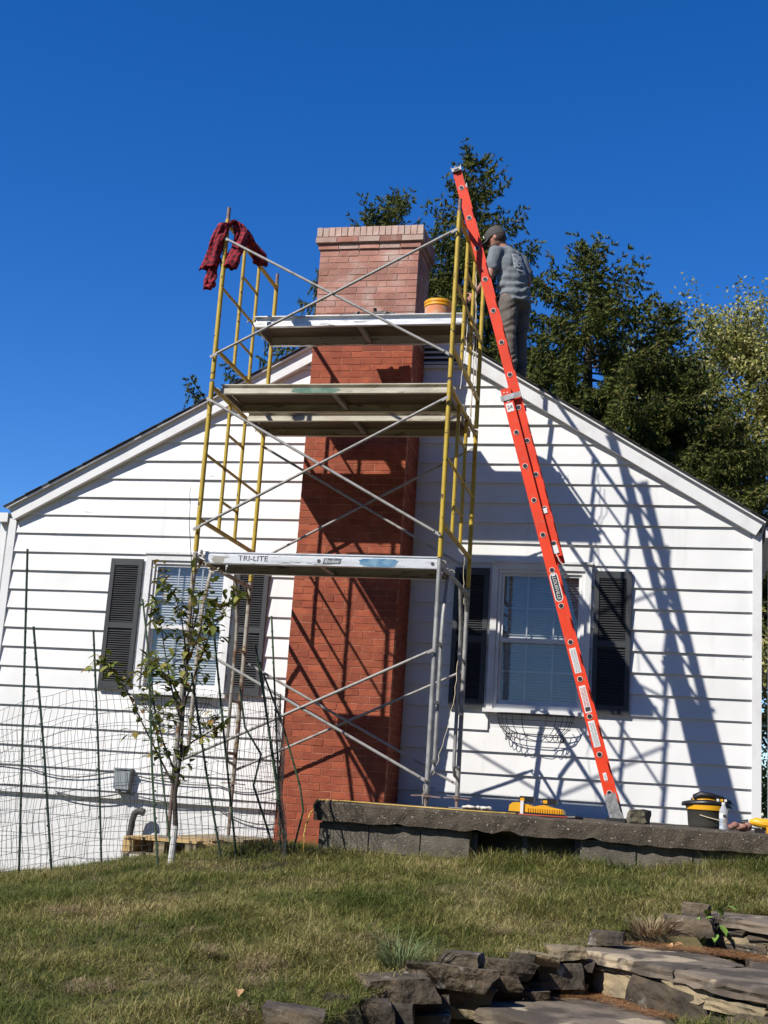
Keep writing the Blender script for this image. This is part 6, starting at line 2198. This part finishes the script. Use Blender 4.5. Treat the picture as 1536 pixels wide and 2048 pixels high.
# ------------------------------------------------------------------ trees behind the house
def spruce(x0, y0, ztop_, reach, depth, seed, label, dens=1.0, zbase=-1.2, az_gap=None, tops=()):
    rg_ = np.random.default_rng(seed)
    t = thing("spruce_tree", label, "tree", (x0, y0, zbase), "conifers behind the house")
    MB().path([(x0, y0, zbase), (x0 + .05, y0, ztop_ * .5), (x0, y0, ztop_ - 1.5), (x0, y0, ztop_ - .25)], [.26, .18, .05, .012], 9).build("trunk", M['bark'], t, True)
    P, D, S = [], [], []        # twig segment positions, directions, size
    limbs = MB()
    hcur = .05
    while hcur < depth:
        nb = int(rg_.integers(4, 7))
        for b_ in range(nb):
            az = rg_.uniform(0, 2 * np.pi)
            L_ = reach(hcur) * rg_.uniform(.55, 1.08)
            if L_ < .12:
                L_ = .12
            e0_ = rg_.uniform(.0, .35) + max(0, .5 - hcur * .3)
            m_ = max(6, int(L_ / .085))
            s_ = np.linspace(0, 1, m_)
            zoff = L_ * (e0_ * s_ - (.55 + e0_ * .5) * s_ ** 2 * min(1, hcur / 2.0) + .52 * s_ ** 3.5)
            wob = .06 * L_ * np.sin(s_ * 5 + rg_.uniform(0, 6))
            d0 = np.array([np.cos(az), np.sin(az), 0])
            d1 = np.array([-np.sin(az), np.cos(az), 0])
            pts = np.array([x0, y0, ztop_ - hcur]) + d0 * (L_ * s_)[:, None] + d1 * wob[:, None]
            pts[:, 2] += zoff
            tg = np.gradient(pts, axis=0)
            tg /= np.linalg.norm(tg, axis=1, keepdims=True)
            limbs.path([tuple(p) for p in pts[::2]], [max(.006, .022 * L_ / 2 * (1 - .9 * k / len(pts[::2]))) for k in range(len(pts[::2]))], 5)
            for i in range(1, m_):
                if s_[i] < .16 and L_ > .8:
                    continue
                P.append(pts[i]); D.append(tg[i]); S.append(1.0)
                for side in (-1, 1, 0):
                    if rg_.random() > .92 * dens:
                        continue
                    tl = rg_.uniform(.10, .34) * (1.15 - .55 * s_[i]) * min(1.0, .45 + L_ * .4)
                    if side == 0:
                        dd = tg[i] * .25 + np.array([rg_.uniform(-.3, .3), rg_.uniform(-.3, .3), -1.0])
                        tl *= 1.7 * min(1, hcur / 1.4)
                    else:
                        dd = tg[i] * .75 + d1 * side * .9 + np.array([0, 0, rg_.uniform(-.55, .12)])
                    dd = dd / np.linalg.norm(dd)
                    ns_ = int(tl / .052)
                    for k in range(1, ns_ + 1):
                        f_ = k * .052
                        P.append(pts[i] + dd * f_ + np.array([0, 0, -.25 * f_ * f_]))
                        D.append(dd + np.array([0, 0, -.3 * f_]))
                        S.append(1.0 if k < ns_ else .8)
        hcur += rg_.uniform(.11, .21) * (1 + hcur * .05)
    P, D, S = np.array(P), np.array(D), np.array(S)
    D /= np.linalg.norm(D, axis=1, keepdims=True)
    n = len(P)
    K = 5
    Vs = np.zeros((n, K, 3, 3))
    for k in range(K):
        rv = rg_.normal(size=(n, 3))
        pr = rv - D * np.sum(rv * D, 1, keepdims=True)
        pr /= np.linalg.norm(pr, axis=1, keepdims=True)
        side = np.cross(D, pr)
        ln = rg_.uniform(.07, .13, (n, 1)) * S[:, None]
        tip = P + D * ln * .80 + pr * ln * .62
        w_ = rg_.uniform(.013, .022, (n, 1))
        Vs[:, k, 0] = P - side * w_
        Vs[:, k, 1] = P + side * w_
        Vs[:, k, 2] = tip
    V_ = Vs.reshape(-1, 3)
    F_ = np.arange(n * K * 3).reshape(-1, 3)
    limbs.build("limbs", M['bark'], t, kind="stuff")
    place("crown", np_mesh("crown", V_, F_, M['needle']), t, kind="stuff")
    return n * K
nt_ = 0
nt_ += spruce(0.62, 11.0, 12.38, lambda h: min(.24 + .66 * h ** .9, 3.4), 8.2, 101, "tall spruce behind the chimney with its tip above the ladder", .92)
nt_ += spruce(3.05, 10.0, 9.95, lambda h: min(.22 + .86 * h ** .95, 3.6), 7.0, 102, "dark dense spruce just right of the man on the roof", 1.0)
nt_ += spruce(-1.30, 12.0, 12.10, lambda h: min(.16 + .84 * h, 5.2), 7.6, 103, "wide spruce behind the chimney whose boughs show left of the ridge", .95)
nt_ += spruce(4.45, 11.0, 9.05, lambda h: min(.2 + .85 * h ** .95, 3.4), 6.5, 104, "lower spruce between the dense spruce and the leafy tree", .9)

def decid(x0, y0, ztop_, rx, rz_, nleaf, seed, label, zbase=-1.3):
    rg_ = np.random.default_rng(seed)
    rr = random.Random(seed)
    t = thing("leafy_tree", label, "tree", (x0, y0, zbase), "leafy trees at the right")
    MB().path([(x0, y0, zbase), (x0 + .1, y0, ztop_ * .35), (x0 - .05, y0, ztop_ * .7), (x0, y0, ztop_ - .4)], [.2, .15, .08, .015], 9).build("trunk", M['bark'], t, True)
    limbs = MB()
    P, = [[]]
    zc_ = ztop_ - rz_
    for b_ in range(64):
        h_ = rr.uniform(zc_ - rz_ * .9, ztop_ - .5)
        az = rr.uniform(0, 6.283)
        prof = math.sqrt(max(.05, 1 - ((h_ - zc_) / rz_) ** 2))
        L_ = rx * prof * rr.uniform(.55, 1.1) + .3
        up_ = rr.uniform(.25, .9)
        pts = []
        p = Vector((x0, y0, h_ - .3))
        d = Vector((math.cos(az), math.sin(az), up_)).normalized()
        m_ = 7
        for k in range(m_):
            pts.append(p.copy())
            p = p + d * (L_ / m_)
            d = (d + Vector((rr.uniform(-.25, .25), rr.uniform(-.25, .25), rr.uniform(-.15, .22)))).normalized()
        limbs.path(pts, [.03 * (1 - .9 * k / m_) + .003 for k in range(m_)], 5)
        for k in range(2, m_):
            for j in range(4):
                q = pts[k] + Vector((rr.gauss(0, .22), rr.gauss(0, .22), rr.gauss(.05, .22)))
                limbs.path([pts[k], q], [.006, .002], 3)
                P.append((q, rr.uniform(.08, .19)))
    per = max(1, nleaf // len(P))
    C = np.repeat(np.array([list(p[0]) for p in P]), per, 0)
    Rr = np.repeat(np.array([p[1] for p in P]), per)[:, None]
    C = C + rg_.normal(size=C.shape) * Rr
    n = len(C)
    a_ = rg_.normal(size=(n, 3))
    a_ /= np.linalg.norm(a_, axis=1, keepdims=True)
    b_ = np.cross(a_, rg_.normal(size=(n, 3)))
    b_ /= np.linalg.norm(b_, axis=1, keepdims=True)
    s_ = rg_.uniform(.030, .055, (n, 1))
    V_ = np.stack([C - a_ * s_, C + b_ * s_ * .55, C + a_ * s_, C - b_ * s_ * .55], 1).reshape(-1, 3)
    F_ = np.arange(n * 4).reshape(-1, 4)
    limbs.build("limbs", M['bark'], t, kind="stuff")
    place("crown", np_mesh("crown", V_, F_, M['decid']), t, kind="stuff")
decid(6.1, 14.0, 10.3, 2.4, 3.8, 52000, 201, "tall olive-green leafy tree at the right edge")
decid(4.6, 15.5, 10.2, 2.0, 3.2, 36000, 202, "olive leafy tree just right of the spruces")
decid(8.2, 13.0, 8.6, 2.4, 4.6, 30000, 203, "lower leafy tree behind the right eave")
decid(6.6, 8.6, 3.2, 1.3, 2.2, 15000, 204, "dark leafy shrub behind the right corner of the house")
# trees added behind the camera to block sky light (seen only in the panes)
rg_ = np.random.default_rng(55)
Vs_, trunks = [], MB()
for k in range(60):
    az = math.radians(-89 + 178 * (k + rg_.uniform(-.3, .3)) / 59)
    slope_ = math.tan(az)
    low_ = -0.72 < slope_ < -0.26 or -0.22 < slope_ < 0.19
    rad_ = rg_.uniform(22, 27)
    xc_, yc_ = 1.5 + rad_ * math.sin(az), -rad_ * math.cos(az)
    zb_ = float(ground_z(np.array([xc_]), np.array([yc_]))[0])
    ht = rg_.uniform(2.4, 4.6) if low_ else (rg_.uniform(12, 15) if -1.15 < slope_ < -.5 else rg_.uniform(19, 25))
    trunks.path([(xc_, yc_, zb_ - .3), (xc_, yc_, zb_ + ht * .5), (xc_, yc_, zb_ + ht - .5)], [.22, .15, .03], 6)
    m_ = 700 if low_ else 2800
    hh = rg_.random(m_) ** .8
    rr_ = (2.6 * (1 - hh) ** .6 + .3) * np.sqrt(rg_.random(m_))
    aa = rg_.uniform(0, 2 * np.pi, m_)
    C = np.stack([xc_ + rr_ * np.cos(aa), yc_ + rr_ * np.sin(aa), zb_ + .6 + hh * (ht - .6)], 1)
    a_ = rg_.normal(size=(m_, 3))
    a_ /= np.linalg.norm(a_, axis=1, keepdims=True)
    b_ = np.cross(a_, rg_.normal(size=(m_, 3)))
    b_ /= np.linalg.norm(b_, axis=1, keepdims=True)
    s_ = rg_.uniform(.16, .38, (m_, 1))
    Vs_.append(np.stack([C - a_ * s_, C + b_ * s_ * .7, C + a_ * s_, C - b_ * s_ * .7], 1).reshape(-1, 3))
Vs_ = np.concatenate(Vs_)
wood = place("added_woodland", np_mesh("added_woodland", Vs_, np.arange(len(Vs_)).reshape(-1, 4), M['needle']), kind="stuff")
wood["label"] = "out-of-view trees added to block sky light, mirrored faintly in the window panes"
wood["category"] = "added_woodland"
tk = trunks.build("trunks", M['bark'], wood, kind="stuff")
print("needle tris", nt_, "bricks", nsep, "blades", n)
